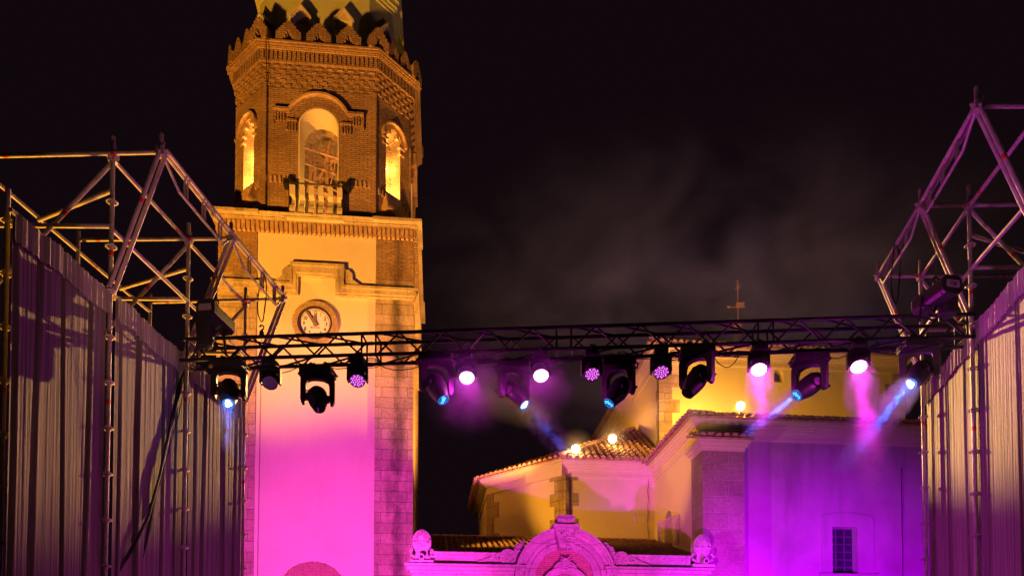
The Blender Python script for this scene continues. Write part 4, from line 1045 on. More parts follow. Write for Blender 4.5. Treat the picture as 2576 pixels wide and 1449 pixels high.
# ================================================================== CURTAINS
def curtain(label, A, B, inward, zt0, zt1, seed, folds, zb=.3, hem=.27, group='stage curtains'):
    rnd = random.Random(seed); A = Vector((A[0], A[1], 0)); B = Vector((B[0], B[1], 0)); L = (B - A).length; e = (B - A) / L
    n = Vector((-e.y, e.x, 0));  n = n if n.x * inward > 0 else -n
    comp = [(rnd.uniform(.032, .12), rnd.uniform(0, 6.28), rnd.uniform(.5, 1.3)) for _ in range(14)] + [(rnd.uniform(.2, .9), rnd.uniform(0, 6.28), rnd.uniform(.3, .7)) for _ in range(4)]
    deep = [(rnd.uniform(.02, .98) * L if f is None else f * L, rnd.uniform(.014, .026), rnd.uniform(.035, .065)) for f in folds]
    nx = int(L / .008); zs = [0, .25, .5, .75, 1.0]
    def disp(x, f):
        v = 0
        for wl_, ph, am in comp: v += am * .0012 * (wl_ * 5) ** .8 * math.sin(6.283 * x / wl_ + ph + .9 * math.sin(f * 3 + ph))
        for c, w_, dp in deep:
            c2 = c + .03 * math.sin(f * 4 + c * 7); q = (x - c2) / w_
            v += -dp * math.exp(-q * q) * (.55 + .45 * f) + .22 * dp * math.exp(-((q - 1.9) ** 2)) * (.4 + .6 * f)
        return v
    nz = 26; vs = []
    for j in range(nz + 1):
        f = j / nz
        for i in range(nx + 1):
            x = L * i / nx; zt_ = zt0 + (zt1 - zt0) * x / L - .035 * abs(math.sin(x * 3.6 + seed)); z = zt_ + (zb - zt_) * f
            vs.append(A + e * x + n * disp(x, f) + Vector((0, 0, z)))
    fs = [(j * (nx + 1) + i, j * (nx + 1) + i + 1, (j + 1) * (nx + 1) + i + 1, (j + 1) * (nx + 1) + i) for j in range(nz) for i in range(nx)]
    o = thing('stage_curtain', label, 'curtain', A.lerp(B, .5) + Vector((0, 0, zb)), 0, group)
    mb = MB(); mb.add(vs, fs); c = mb.build('drape', 'curtain', o, smooth=True)
    # uv: along the cloth and height
    uv = c.data.uv_layers[0].data
    for p in c.data.polygons:
        for li, vi in zip(p.loop_indices, p.vertices):
            q = vs[vi]; uv[li].uv = ((q - A).dot(e), q.z)
    vs2 = []; nx2 = int(L / .014)
    for j in range(4):
        for i in range(nx2 + 1):
            x = L * i / nx2; zt_ = zt0 + (zt1 - zt0) * x / L - .035 * abs(math.sin(x * 3.6 + seed))
            vs2.append(A + e * x + n * (disp(x, 0) + .025 + .010 * math.sin(x * 95 + 2 * math.sin(x * 9)) + .006 * math.sin(x * 47)) + Vector((0, 0, zt_ + .02 - hem * j / 3)))
    fs2 = [(j * (nx2 + 1) + i, j * (nx2 + 1) + i + 1, (j + 1) * (nx2 + 1) + i + 1, (j + 1) * (nx2 + 1) + i) for j in range(3) for i in range(nx2)]
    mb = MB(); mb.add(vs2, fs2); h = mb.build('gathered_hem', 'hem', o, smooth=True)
    uv = h.data.uv_layers[0].data
    for p in h.data.polygons:
        for li, vi in zip(p.loop_indices, p.vertices): uv[li].uv = ((vs2[vi] - A).dot(e), vs2[vi].z)
    mb = MB(); mb.tube(A + Vector((0, 0, zt0)) - n * .03, B + Vector((0, 0, zt1)) - n * .03, .022, 8); mb.build('rail', 'tube', o)
    return o
def cp(px, py, z=ZS): p = atz(px, py, z); return (p.x, p.y)
curtain('dark grey stage curtain nearest the left edge, crossed by the shadow of the truss', cp(34, 527), cp(268, 727), 1, ZS, ZS, 1, (.02, .23, .25, .52, .79))
curtain('grey stage curtain between the first and second scaffold posts on the left, behind hanging cables', cp(292, 742), cp(462, 893), 1, ZS, ZS - .02, 2, (.05, .30, .33, .66, .9))
curtain('beige lit stage curtain farthest back on the left beside the tower', cp(478, 905), cp(609, 1003), 1, ZS, ZS - .03, 3, (.08, .26, .6, .63, .85))
curtain('golden lit stage curtain farthest back on the right, behind the tall scaffold post', cp(2330, 972), cp(2458, 815), -1, ZS, ZS, 5, (.1, .14, .42, .46, .78, .8))
curtain('brown stage curtain nearest the right edge of the stage', cp(2462, 810), cp(2640, 600), -1, ZS, ZS, 6, (.03, .10, .55, .58, .8))
# tucked fabric at the head of the second left post
# ================================================================== TRUSS
ZTR = 6.23; CC = .27
TA, TB = atz(453, 853.5, ZTR), atz(2452, 790, ZTR)
TA = Vector((TA.x, TA.y, ZTR)); TB = Vector((TB.x, TB.y, ZTR)); te = (TB - TA).normalized(); tn = Vector((-te.y, te.x, 0)); LT_ = (TB - TA).length
TRU = thing('lighting_truss', 'long black box truss hanging across the stage with lamps below', 'truss', TA.lerp(TB, .5) - Vector((0, 0, CC)))
def tp(s, row, up): return TA + te * s + tn * (CC * row) + Vector((0, 0, -CC * (1 - up)))
cr = .0225; nsec = 4
for k in range(nsec):
    s0, s1 = LT_ * k / nsec, LT_ * (k + 1) / nsec
    mb = MB()
    for row in (0, 1):
        for up in (0, 1): mb.tube(tp(s0 + .01, row, up), tp(s1 - .01, row, up), cr, 10)
    # end frames
    for s in (s0 + .09, s1 - .09):
        for row in (0, 1): mb.tube(tp(s, row, 0), tp(s, row, 1), .0125, 8)
        for up in (0, 1): mb.tube(tp(s, 0, up), tp(s, 1, up), .0125, 8)
    # conical couplers
    for row in (0, 1):
        for up in (0, 1):
            for s, dd in ((s0, 1), (s1, -1)): mb.tube(tp(s, row, up), tp(s + dd * .05, row, up), .021, 8, .018)
    nb2 = 8; a0, a1 = s0 + .11, s1 - .11; h = (a1 - a0) / nb2
    for i in range(nb2):
        x0, x1 = a0 + i * h, a0 + (i + 1) * h; f = i % 2
        mb.tube(tp(x0, 0, f), tp(x1, 0, 1 - f), .0125, 7)
        mb.tube(tp(x0, 1, 1 - f), tp(x1, 1, f), .0125, 7)
        if i % 2 == 0: mb.tube(tp(x0, 0, 1), tp(x0 + 2 * h, 1, 1), .0125, 7); mb.tube(tp(x0, 1, 0), tp(x0 + 2 * h, 0, 0), .0125, 7)
    mb.build('truss_section', 'truss', TRU, smooth=True)
def s_at(px, row, up):
    lo, hi = -.5, LT_ + .5
    for _ in range(40):
        m = (lo + hi) / 2; q = tp(m, row, up) - CAM; dep = q.y * math.cos(PITCH) + q.z * math.sin(PITCH)
        if CX + F * q.x / dep < px: lo = m
        else: hi = m
    return lo
# power cables running along the truss and drooping between lamps
def droop(a, b, sag, n=9, j=0.0, rnd=random.Random(4)):
    return [a.lerp(b, i / n) + Vector((rnd.uniform(-j, j), rnd.uniform(-j, j), -sag * 4 * (i / n) * (1 - i / n) + rnd.uniform(-j, j))) for i in range(n + 1)]
mb = MB(); rc = random.Random(11)
for k in range(5):
    x = .15
    while x < LT_ - .5:
        L_ = rc.uniform(.5, 1.3); b = min(LT_ - .1, x + L_); row = rc.choice((.75, .9, 1.0)); mb.path(droop(tp(x, row, 0), tp(b, row, 0), rc.uniform(.0, .05), 8, .006), .006, 5); x = b
for x_, L2, sg, rw in ((1.0, .45, .08, 1), (1.75, .5, .05, 1), (2.45, .7, .10, .9), (3.3, .35, .12, 1), (4.3, .6, .06, 1), (5.15, .5, .09, 1), (6.0, .45, .07, .9), (6.72, .34, .17, 1), (6.85, .5, .05, 1), (7.95, .5, .10, 1), (8.6, .6, .08, .9)):
    mb.path(droop(tp(x_, rw, 0), tp(x_ + L2, rw, 0), sg, 10, .004), .0065, 5)
for c in (.35, 1.05, 2.4, 3.05, 5.6, 6.25, 6.9, 7.35, 8.7): # small coils of cable
    cxr = tp(c, .95, 0) + Vector((0, 0, .03)); rr = rc.uniform(.05, .09)
    for q in range(3): mb.path([cxr + te * (rr * math.cos(t * .6)) * (1 + .2 * q) + Vector((0, .02 * q, rr * .55 * math.sin(t * .6) - .01 * q)) for t in range(11)], .005, 5)
tag(mb.build('power_cable', 'cable'), 'thin black power cables looping along the underside of the truss', 'cable')

# ================================================================== LAMPS ON THE TRUSS
def clamp_mb(x=0):
    mb = MB(); mb.path([(x, .0 + .026 * math.cos(i * .7), .026 * math.sin(i * .7)) for i in range(9)], .008, 5, closed=True)
    mb.box(x - .016, x + .016, -.03, .03, -.052, -.018); mb.box(x - .02, x + .02, -.012, .012, .018, .045); mb.tube((x + .02, 0, .03), (x + .055, 0, .035), .007, 5); return mb
def make_big(kind):
    o = bpy.data.objects.new('moving_head_lamp', None); COL.objects.link(o); MW[o.name] = Matrix()
    for x in (-.095, .095): clamp_mb(x).build('clamp', 'clamp', o, local=True)
    mb = MB(); mb.box(-.205, .205, -.13, .13, -.145, -.055); mb.box(-.19, .19, -.145, .145, -.135, -.065)
    for s in (-1, 1): mb.path([(s * .20, -.07, -.10), (s * .235, -.07, -.12), (s * .235, .07, -.12), (s * .20, .07, -.10)], .012, 6)
    mb.build('base', 'blackp', o, local=True, bevel=.014)
    y = bpy.data.objects.new('yoke', None)
    mb = MB()
    pr = [(-.20, -.158), (-.16, -.148), (.16, -.148), (.20, -.158), (.215, -.20), (.215, -.46), (.195, -.51), (.160, -.51), (.150, -.46), (.145, -.27), (.125, -.215), (.07, -.192), (.0, -.186), (-.07, -.192), (-.125, -.215), (-.145, -.27), (-.150, -.46), (-.160, -.51), (-.195, -.51), (-.215, -.46), (-.215, -.20)]
    mb.plate([list(reversed(pr))], lambda a, z, d: (a, -d, z), -.045, .045); mb.tube((0, 0, -.14), (0, 0, -.155), .08, 16)
    mb.build('yoke', 'blackp', o, local=True, bevel=.012)
    mb = MB()
    mb.lathe([(.06, .17), (.09, .16), (.108, .12), (.117, .08), (.124, .02), (.124, -.05), (.110, -.12), (.085, -.21), (.080, -.24), (.074, -.245), (.070, -.225), (.02, -.222)], 28)
    for i in range(5): mb.lathe([(.121, .085 - i * .02), (.121, .090 - i * .02)], 28)
    mb.tube((-.145, 0, 0), (.145, 0, 0), .05, 14)
    for s in (-1, 1):
        mb.path([(s * .06, .10, .17), (s * .06, .15, .20), (s * .02, .155, .205)], .011, 6); mb.path([(s * .105, .02, .15), (s * .13, .02, .21), (s * .10, .02, .22)], .009, 6)
    h = mb.build('head', 'blackp', o, local=True, smooth=True); h.location = (0, 0, -.425)
    rz_ = -.232
    if kind == 'off':
        mb = MB(); mb.lathe([(.001, rz_ - .012), (.04, rz_ - .010), (.068, rz_)], 24); l = mb.build('lens', 'lens_dark', o, local=True, smooth=True); l.parent = h
    else:
        mb = MB(); mb.lathe([(.064, rz_ - .002), (.064, rz_)], 24); l = mb.build('lens', 'blue_face', o, local=True); l.parent = h
        mb = MB(); mb.path([(.067 * math.cos(i * .2618), .067 * math.sin(i * .2618), rz_ - .006) for i in range(24)], .006, 6, closed=True); l = mb.build('lens_ring', 'blue_ring', o, local=True); l.parent = h
        mb = MB()
        if kind == 'hot':
            for (a, b, r) in ((-.012, .026, .026), (.014, .004, .028), (-.008, -.026, .030), (-.022, -.004, .02)): mb.lathe([(r, rz_ - .012), (r * .8, rz_ - .004)], 14, Matrix.Translation((a, b, 0)))
            l = mb.build('light_pattern', 'blue_hot', o, local=True)
        else:
            z = rz_ - .008
            mb.path([(-.030, -.048, z), (-.022, -.036, z), (.018, -.030, z), (-.012, -.008, z), (.028, .0, z), (-.006, .020, z), (.028, .030, z), (.018, .046, z), (-.010, .044, z)], .0065, 6)
            mb.path([(-.046, -.028, z), (-.026, -.018, z), (.0, -.014, z), (-.024, .006, z), (.006, .012, z)], .005, 6)
            l = mb.build('light_pattern', 'cyan', o, local=True)
        l.parent = h
    return o
def make_small(kind):
    o = bpy.data.objects.new('wash_lamp', None); COL.objects.link(o); MW[o.name] = Matrix()
    clamp_mb(0).build('clamp', 'clamp', o, local=True)
    mb = MB(); mb.box(-.085, .085, -.085, .085, -.125, -.05); mb.box(-.075, .075, -.095, .095, -.115, -.06); mb.build('base', 'blackp', o, local=True, bevel=.01)
    pr = [(-.115, -.135), (-.09, -.128), (.09, -.128), (.115, -.135), (.128, -.16), (.130, -.33), (.12, -.345), (.104, -.345), (.100, -.30), (.098, -.235), (.075, -.195), (.04, -.178), (0, -.172), (-.04, -.178), (-.075, -.195), (-.098, -.235), (-.100, -.30), (-.104, -.345), (-.12, -.345), (-.130, -.33), (-.128, -.16)]
    mb = MB(); mb.plate([list(reversed(pr))], lambda a, z, d: (a, -d, z), -.045, .045); mb.tube((0, 0, -.12), (0, 0, -.132), .05, 14); mb.build('yoke', 'blackp', o, local=True, bevel=.008)
    mb = MB(); mb.lathe([(.05, .085), (.075, .08), (.090, .05), (.094, .0), (.094, -.06), (.098, -.068), (.098, -.088), (.090, -.09), (.088, -.07), (.01, -.068)], 28); mb.tube((-.105, 0, 0), (.105, 0, 0), .03, 12)
    h = mb.build('head', 'blackp', o, local=True, smooth=True); h.location = (0, 0, -.275)
    z = -.080
    mb = MB(); mb.lathe([(.088, z), (.088, z + .008)], 28); l = mb.build('lens', {'on': 'lens_mag', 'dim': 'lens_dimface', 'off': 'lens_off'}[kind], o, local=True); l.parent = h
    if kind == 'on':
        mb = MB(); mb.lathe([(.070, z - .001), (.064, z - .005)], 24)
        for i in range(16): mb.lathe([(.009, z), (.007, z - .006)], 8, Matrix.Translation((.080 * math.cos(i * .3927), .080 * math.sin(i * .3927), 0)))
        l = mb.build('lit_core', 'lens_wash', o, local=True); l.parent = h
    else:
        mb = MB()
        for ring, n in ((0, 1), (.030, 6), (.058, 12), (.078, 18)):
            for i in range(n):
                if kind == 'dim' and ring > .07 and i % 2: continue
                a = i * 6.283 / n + ring * 9; r = .0095 if kind == 'off' else .0085; mb.lathe([(r, z), (r * .8, z - .006)], 6, Matrix.Translation((ring * math.cos(a), ring * math.sin(a), 0)))
        l = mb.build('led_array', 'lens_led' if kind == 'dim' else 'led_off', o, local=True); l.parent = h
    return o
PROTO = {}
def copy_tree(o, parent=None):
    c = o.copy(); COL.objects.link(c); c.parent = parent
    for ch in [x for x in o.children]: copy_tree(ch, c)
    return c
def lamp(kind, px, row, d, label, group):
    if kind not in PROTO: PROTO[kind] = make_big(kind[1:]) if kind[0] == 'B' else make_small(kind[1:]); o = PROTO[kind]
    else: o = copy_tree(PROTO[kind])
    s = s_at(px, row, 0); o.location = tp(s, row, 0); base = math.atan2(te.y, te.x); o.rotation_euler = (0, 0, base)
    d = Vector(d).normalized(); t = -math.acos(max(-1, min(1, -d.z))); pan = math.atan2(d.x, -d.y) if abs(d.x) + abs(d.y) > 1e-4 else 0
    pan_l = pan - base
    for ch in o.children:
        if ch.name.startswith('yoke'): ch.rotation_euler = (0, 0, pan_l * .55)
        if ch.name.startswith('head'): ch.rotation_euler = Matrix.Rotation(pan_l, 3, 'Z').to_4x4().to_3x3().__matmul__(Matrix.Rotation(t, 3, 'X')).to_euler()
    tag(o, label, 'stage light', group)
    piv = o.location + Vector((0, 0, -.425 if kind[0] == 'B' else -.275))
    return piv, d, piv + d * (.27 if kind[0] == 'B' else .11)
GB, GS = 'moving head beam lamps on the truss', 'small wash lamps on the truss'
L_ = {}
L_[1] = lamp('Bhot', 577, 0, (.16, -.45, -.70), 'large moving head lamp shining blue and white, leftmost lamp on the truss', GB)
L_[2] = lamp('Soff', 681, 0, (.10, -.55, -.80), 'small unlit grey faced wash lamp on the truss, the only small lamp that is off', GS)
L_[3] = lamp('Boff', 800, 1, (.20, -.50, -.62), 'large unlit moving head lamp before the magenta tower wall below the clock', GB)
L_[4] = lamp('Sdim', 900, 0, (.08, -.52, -.84), 'small wash lamp with a dotted purple face in front of the tower wall', GS)
L_[5] = lamp('Bgobo', 1098, 0, (.40, -.35, -.85), 'large moving head lamp with a blue zigzag, just right of the tower edge', GB)
L_[6] = lamp('Son', 1174, 0, (.06, -.52, -.86), 'small wash lamp glowing white and magenta, first to the right of the tower', GS)
L_[7] = lamp('Bhot', 1292, 1, (.56, -.30, -.74), 'large moving head lamp with a bright blue white eye between two glowing lamps', GB)
L_[8] = lamp('Son', 1360, 0, (.03, -.52, -.86), 'small wash lamp glowing white and magenta over the middle of the dark sky', GS)
L_[9] = lamp('Sdim', 1488, 0, (.03, -.50, -.82), 'small wash lamp with a dim purple dotted face over the dark sky right of centre', GS)
L_[10] = lamp('Bgobo', 1556, 1, (-.55, -.28, -.80), 'large moving head lamp with a blue zigzag tilted left beside the nave wall edge', GB)
L_[11] = lamp('Sdim', 1662, 0, (-.02, -.52, -.82), 'small wash lamp with a dim purple dotted face in front of the yellow nave quoins', GS)
L_[12] = lamp('Boff', 1752, 0, (-.55, -.22, -.85), 'large unlit moving head lamp tilted left in front of the yellow nave wall', GB)
L_[13] = lamp('Son', 1908, 0, (-.14, -.50, -.86), 'small wash lamp throwing a straight magenta beam in front of the nave wall', GS)
L_[14] = lamp('Bgobo', 2036, 1, (-.76, -.22, -.60), 'large moving head lamp with a blue zigzag and smoky blue beam above the purple wall', GB)
L_[15] = lamp('Son', 2158, 0, (-.16, -.50, -.84), 'small wash lamp throwing a smoky magenta beam, rightmost small lamp', GS)
L_[16] = lamp('Bhot', 2312, 0, (-.60, -.33, -.64), 'large moving head lamp with a white eye and smoky blue beam, rightmost on the truss', GB)

# ================================================================== HOISTS, CHAINS, BAGS, ROPES
def chain(mb, p, q, r=.010, link=.035):
    p = Vector(p); q = Vector(q); n = max(2, int((q - p).length / link)); d = (q - p).normalized()
    x = d.cross(Vector((0, 1, 0))).normalized(); y = d.cross(x)
    for i in range(n):
        c = p.lerp(q, (i + .5) / n); u = x if i % 2 else y; hl_ = link * .62
        mb.path([c + d * (hl_ * math.cos(t * 1.047)) + u * (r * math.sin(t * 1.047)) for t in range(6)], r * .32, 4, closed=True)
def hoist(label, px_top, py_top, py_body, yaw, lab, sx):
    p = atz(px_top, py_top, ZN_ - .1); zb = at(px_top, py_body, p.y).z
    o = thing('chain_hoist', label, 'chain hoist', (p.x, p.y, zb), 0, 'chain hoists holding the truss')
    c = Vector((p.x, p.y, zb)); X = Matrix.Translation(c) @ Matrix.Rotation(yaw, 4, 'Z')
    pr = [(-.115, -.06), (-.075, -.10), (.075, -.10), (.115, -.06), (.115, .06), (.075, .10), (-.075, .10), (-.115, .06)]
    mb = MB(); mb.plate([[(a, b) for a, b in pr]], lambda a, z, d: X @ Vector((a, -d, z)), -.26, .20); mb.build('body', 'blackp', o, bevel=.012)
    mb = MB(); mb.plate([[(a * 1.05, b * 1.05) for a, b in pr]], lambda a, z, d: X @ Vector((a, -d, z)), .20, .26); e = mb.build('end_cap', 'black', o, bevel=.012)
    mb = MB(); mb.plate([[(-.075, -.035), (.075, -.035), (.085, -.01), (.075, .045), (-.075, .045), (-.085, -.01)]], lambda a, z, d: X @ Vector((a, -d, z)), .255, .265)
    lb = mb.build('name_plate', 'led_off', e)
    if lab:
        text_mesh('lettering', 'CM', .055, 'ink', lb, MW[o.name].inverted() @ X @ Matrix.Translation((0, -.268, 0)) @ Matrix.Rotation(R(90), 4, 'X'), ext=.001)
    mb = MB(); mb.tube(X @ Vector((0, 0, .09)), X @ Vector((0, 0, .16)), .03, 8); mb.path([X @ Vector((.0 + .03 * math.sin(t * .8), 0, .19 - .035 * math.cos(t * .8))) for t in range(7)], .012, 6); mb.build('hook', 'clamp', o)
    mb = MB(); chain(mb, c + Vector((0, 0, .2)), Vector((p.x, p.y, ZN_ - .2))); mb.build('chain', 'clamp', o)
    mb = MB(); chain(mb, c + Vector((-.02, 0, -.09)), Vector((p.x - .03, p.y + .05, ZTR + .02))); mb.build('chain', 'clamp', o)
    mb = MB()
    for s in (-1, 1): mb.path([Vector((p.x - .03, p.y, zb - .20)), Vector((p.x - .03 + s * .10, p.y + .06, ZTR + .02)), Vector((p.x - .03 + s * .12, p.y + .08, ZTR - CC + .02))], .018, 6)
    mb.build('sling', 'cable', o)
    # fabric chain bag
    b = c + Vector((sx * .14, .02, 0))
    bg_ = MB(); prof = [(.02, .0), (.09, .01), (.105, .06), (.11, .18), (.12, .30), (.135, .36), (.115, .37), (.10, .31)]
    bg_.lathe([(r * (1 + .04 * math.sin(i * 2)), z) for i, (r, z) in enumerate(prof)], 10, Matrix.Translation((b.x, b.y, ZTR - CC + .05)))
    g_ = thing('chain_bag', lab_bag(label), 'chain bag', (b.x, b.y, ZTR - CC + .05), 0, 'fabric bags holding the hoist chains')
    bg_.build('bag', 'cable', g_, smooth=True)
    mb = MB()
    for s in (-1, 1): mb.path([b + Vector((s * .10, 0, ZTR - CC + .40 - b.z)), c + Vector((s * .05, 0, -.08))], .01, 5)
    mb.build('strap', 'cable', g_)
    return c
def lab_bag(l): return 'black fabric chain bag inside the truss under the %s hoist' % ('left' if 'left' in l else 'right')
hoist('black motor chain hoist above the left end of the truss', 547, 575, 800, R(-8), False, -1)
hoist('black motor chain hoist with a pale name plate above the right end of the truss', 2349, 470, 745, R(10), True, 1)
def rope_loop(label, px0, py0, dep_px, py1, tail):
    p = atz(px0, py0, ZN_); z1 = at(px0, py1, p.y).z
    o = thing('rope_sling', label, 'rope', (p.x, p.y, z1), 0, 'rope slings hanging from the ladder beams')
    mb = MB(); pts = []
    for t in range(17):
        a = t / 16 * 6.283; pts.append(Vector((p.x + .055 * math.sin(a) * (1 + .3 * math.sin(a * 2)), p.y, (ZN_ + z1) / 2 + .03 + (ZN_ - z1) / 2 * math.cos(a))))
    mb.path(pts, .009, 5, closed=True); mb.build('loop', 'cable', o, smooth=True)
    if tail:
        mb = MB(); mb.path([Vector((p.x + .03 * math.sin(t * .9), p.y, z1 - .05 - .035 * math.cos(t * .9))) for t in range(6)], .011, 6); mb.lathe([(.02, -.2), (.035, -.17), (.035, -.12), (.015, -.09)], 10, Matrix.Translation((p.x, p.y, z1))); mb.build('hook', 'clamp', o)
        mb = MB(); q = at(645, 1449, p.y + .3); chain(mb, Vector((p.x, p.y, z1 - .2)), Vector((q.x, q.y, .6)), .008, .03); mb.build('hand_chain', 'cable', o)
rope_loop('black rope loop with a hook and long thin chain hanging before the tower wall', 660, 693, 0, 815, True)
rope_loop('pinkish rope loop hanging from the right ladder beam', 2252, 620, 0, 770, False)
# cables falling from the left truss end to the stage floor
for k, (pts, lb) in enumerate(((((462, 915, 9.7), (440, 1010, 9.4), (400, 1200, 9.0), (372, 1300, 8.8), (330, 1380, 8.5), (290, 1449, 8.3), (250, 1520, 8.1)), 'thick black cable sagging from the left truss end down to the lower left'),
                               (((463, 930, 9.6), (430, 1060, 9.3), (395, 1220, 9.0), (375, 1330, 8.9), (340, 1449, 8.7), (318, 1540, 8.6)), 'steeper black cable falling from the left truss end beside the thicker one'),
                               (((474, 930, 9.7), (448, 1050, 9.4), (398, 1230, 9.0), (345, 1330, 8.7), (300, 1430, 8.4), (282, 1480, 8.3)), 'thinnest black wire falling from the left truss end across the curtain'))):
    mb = MB(); mb.path([at(*p) for p in pts], (.014, .012, .006)[k], 6)
    if k < 2: mb.path([at(p[0] + 4 + 2 * math.sin(i * 2), p[1], p[2] + .02) for i, p in enumerate(pts)], .008, 5)
    tag(mb.build('hanging_cable', 'cable', smooth=True), lb, 'cable')

# ================================================================== LIGHT THROWN BY THE LAMPS, ADDED CURTAIN FILLS, AND SMOKE
for i, (col, pw, sz, b_) in {6: (MAG, 100, 80, .9), 8: (MAG, 60, 80, .9), 13: (MAG, 520, 13, .35), 15: (MAG, 560, 13, .35)}.items():
    piv, d, e = L_[i]; spot('wash_beam', e, e + d, col, pw, sz, b_, .05)
for i in (6, 8, 13, 15):
    piv, d, e = L_[i]; point('wash_spill', e + d * .03 + Vector((0, -.03, -.02)), MAG, 22, .07)
for i, pw in {1: 300, 7: 650, 14: 750, 16: 800}.items():
    piv, d, e = L_[i]; spot('blue_beam', e, e + d, BLUE, pw, 9, .3, .03)
spot('curtain_blue', L_[1][2], at(609, 1120, 11.0), (.03, .16, 1), 90, 16, .6, .05)
for i in (1, 16): point('blue_spill', L_[i][2] + L_[i][1] * .06, BLUE, 3.5, .05)
spot('curtain_magenta_left', (-2.4, 9.0, .3), (-4.3, 8.8, 3.0), (.9, .06, .6), 130, 100, 1.0, .2)
spot('curtain_magenta_left_back', (-2.6, 10.9, .3), (-4.1, 10.4, 3.4), (.9, .02, .85), 110, 95, 1.0, .2)
spot('curtain_magenta_right', (3.6, 9.0, .3), (5.6, 9.2, 3.4), (.8, .0, .85), 300, 105, 1.0, .2)
spot('curtain_fill_left', (2.8, 1.5, 7.2), (-4.4, 8.6, 4.4), (1.0, .50, .25), 120, 42, .8, .25)  # added warm fill that evens out the left curtains
spot('curtain_fill_right', (-2.6, 1.5, 7.2), (5.6, 9.2, 4.4), (1.0, .50, .22), 190, 42, .8, .25)  # added warm fill from the front for the right curtains
spot('scaffold_wash_right', (3.2, 6.0, 1.0), (5.2, 9.4, 8.9), (.95, .16, .9), 420, 30, .5, .3)
spot('scaffold_wash_left', (-2.2, 5.5, 1.0), (-4.2, 9.6, 8.6), (1.0, .42, .30), 420, 26, .5, .3)
spot('scaffold_orange_left', (-9.0, 14.5, 1.0), (-4.6, 9.4, 7.6), (1.0, .42, .03), 6500, 60, .8, .3)

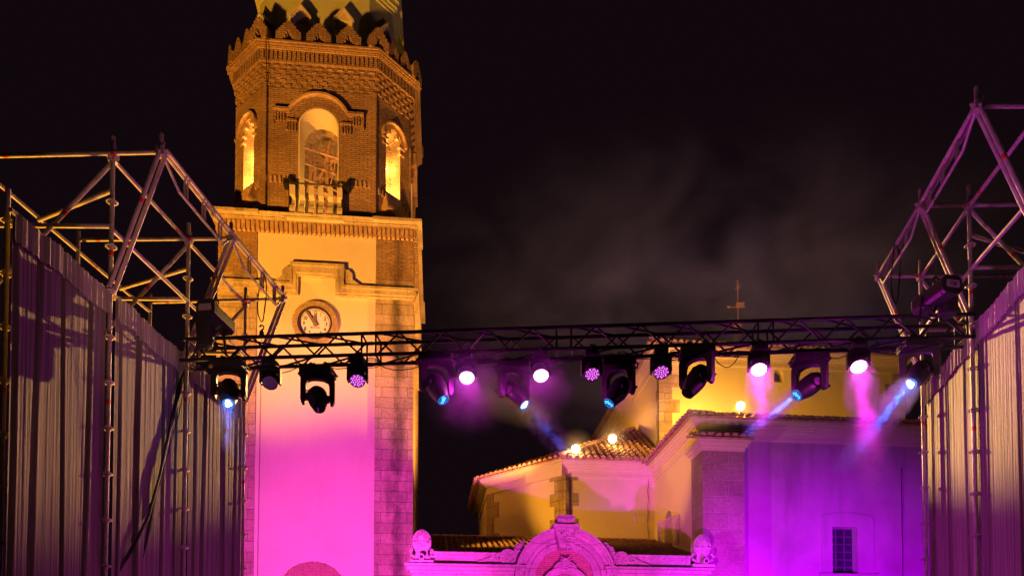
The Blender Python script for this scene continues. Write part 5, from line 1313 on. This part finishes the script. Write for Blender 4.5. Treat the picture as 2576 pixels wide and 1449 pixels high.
# smoke drifting behind the truss, and plumes where the beams catch it
def smoke_mat(name, dens, scale, lo, hi, col, fall=1.0, stretch=(1, 1, 1), aniso=.25, off=(0, 0, 0), det=4.5):
    m = bpy.data.materials.new(name); m.use_nodes = True; nt = m.node_tree; nt.nodes.clear()
    out = nt.nodes.new('ShaderNodeOutputMaterial'); v = nt.nodes.new('ShaderNodeVolumePrincipled'); nt.links.new(v.outputs[0], out.inputs['Volume'])
    v.inputs['Color'].default_value = col4(col); v.inputs['Anisotropy'].default_value = aniso
    tc = nt.nodes.new('ShaderNodeTexCoord'); mp = nt.nodes.new('ShaderNodeMapping'); nt.links.new(tc.outputs['Object'], mp.inputs[0]); mp.inputs['Scale'].default_value = stretch; mp.inputs['Location'].default_value = off
    n = nt.nodes.new('ShaderNodeTexNoise'); n.inputs['Scale'].default_value = scale; n.inputs['Detail'].default_value = det; n.inputs['Distortion'].default_value = .8; nt.links.new(mp.outputs[0], n.inputs['Vector'])
    mr = nt.nodes.new('ShaderNodeMapRange'); nt.links.new(n.outputs[0], mr.inputs[0]); mr.inputs[1].default_value = lo; mr.inputs[2].default_value = hi; mr.inputs[3].default_value = 0; mr.inputs[4].default_value = 1
    # soft edge: generated coordinates -> distance from the middle of the box
    sub = nt.nodes.new('ShaderNodeVectorMath'); sub.operation = 'SUBTRACT'; nt.links.new(tc.outputs['Generated'], sub.inputs[0]); sub.inputs[1].default_value = (.5, .5, .5)
    ln = nt.nodes.new('ShaderNodeVectorMath'); ln.operation = 'LENGTH'; nt.links.new(sub.outputs[0], ln.inputs[0])
    m2 = nt.nodes.new('ShaderNodeMapRange'); nt.links.new(ln.outputs['Value'], m2.inputs[0]); m2.inputs[1].default_value = .5; m2.inputs[2].default_value = .5 - .3 * fall; m2.inputs[3].default_value = 0; m2.inputs[4].default_value = 1
    mu = nt.nodes.new('ShaderNodeMath'); mu.operation = 'MULTIPLY'; nt.links.new(mr.outputs[0], mu.inputs[0]); nt.links.new(m2.outputs[0], mu.inputs[1])
    mu2 = nt.nodes.new('ShaderNodeMath'); mu2.operation = 'MULTIPLY'; nt.links.new(mu.outputs[0], mu2.inputs[0]); mu2.inputs[1].default_value = dens; nt.links.new(mu2.outputs[0], v.inputs['Density'])
    return m
def smoke(name, x0, x1, y0, y1, z0, z1, mat):
    mb = MB(); mb.box(x0, x1, y0, y1, z0, z1); o = mb.build(name, mat); tag(o, kind='stuff'); return o
smoke('smoke_bank', -4.5, 15, 14.0, 25, 8.6, 15.6, smoke_mat('drifting_smoke', .22, .42, .43, .72, (.86, .84, .86), 1.0, (1, 1, 1.3), off=(4.3, 1.7, 2.2)))
for p, r_, pw in ((f1, 1.0, .16), (f2, 1.0, .16), (f3, .9, .16)):  # haze boxes added around the floodlights to give each a halo
    mb = MB(); mb.box(-r_, r_, -r_, r_, -r_, r_); o = mb.build('lamp_halo_haze', smoke_mat('lamp_halo_haze', pw, .5, 0, .6, (.95, .9, .85), 1.6, aniso=0), None, local=True); o.location = p; tag(o, kind='stuff')

# plumes: small smoke clouds caught by single beams (box turned to lie along the beam)
def plume(p0, p1, rad, dens, scale, lo, hi, label_=None, col=(.9, .9, .95)):
    p0 = Vector(p0); p1 = Vector(p1); c = (p0 + p1) / 2; L = (p1 - p0).length / 2
    mb = MB(); mb.box(-rad, rad, -rad, rad, -L, L); o = mb.build('smoke_plume', smoke_mat('beam_smoke', dens, scale, lo, hi, col, .9), None, local=True)
    o.location = c; o.rotation_euler = (p1 - p0).to_track_quat('Z', 'Y').to_euler(); tag(o, kind='stuff')
for i, ln, rad, dn in ((1, .9, .18, 1.2), (14, .95, .16, 2.8), (16, 1.8, .22, 2.8), (13, 1.1, .20, 1.6), (15, 2.3, .24, 1.5), (7, 1.3, .2, .5), (6, .7, .7, .13), (8, .6, .5, .13)):
    piv, d, e = L_[i]; q = e + d * .02
    plume(q - d * .35, q + d * ln, rad, dn, 7.0, *((.41, .55) if i not in (6, 8) else (.2, .7)))
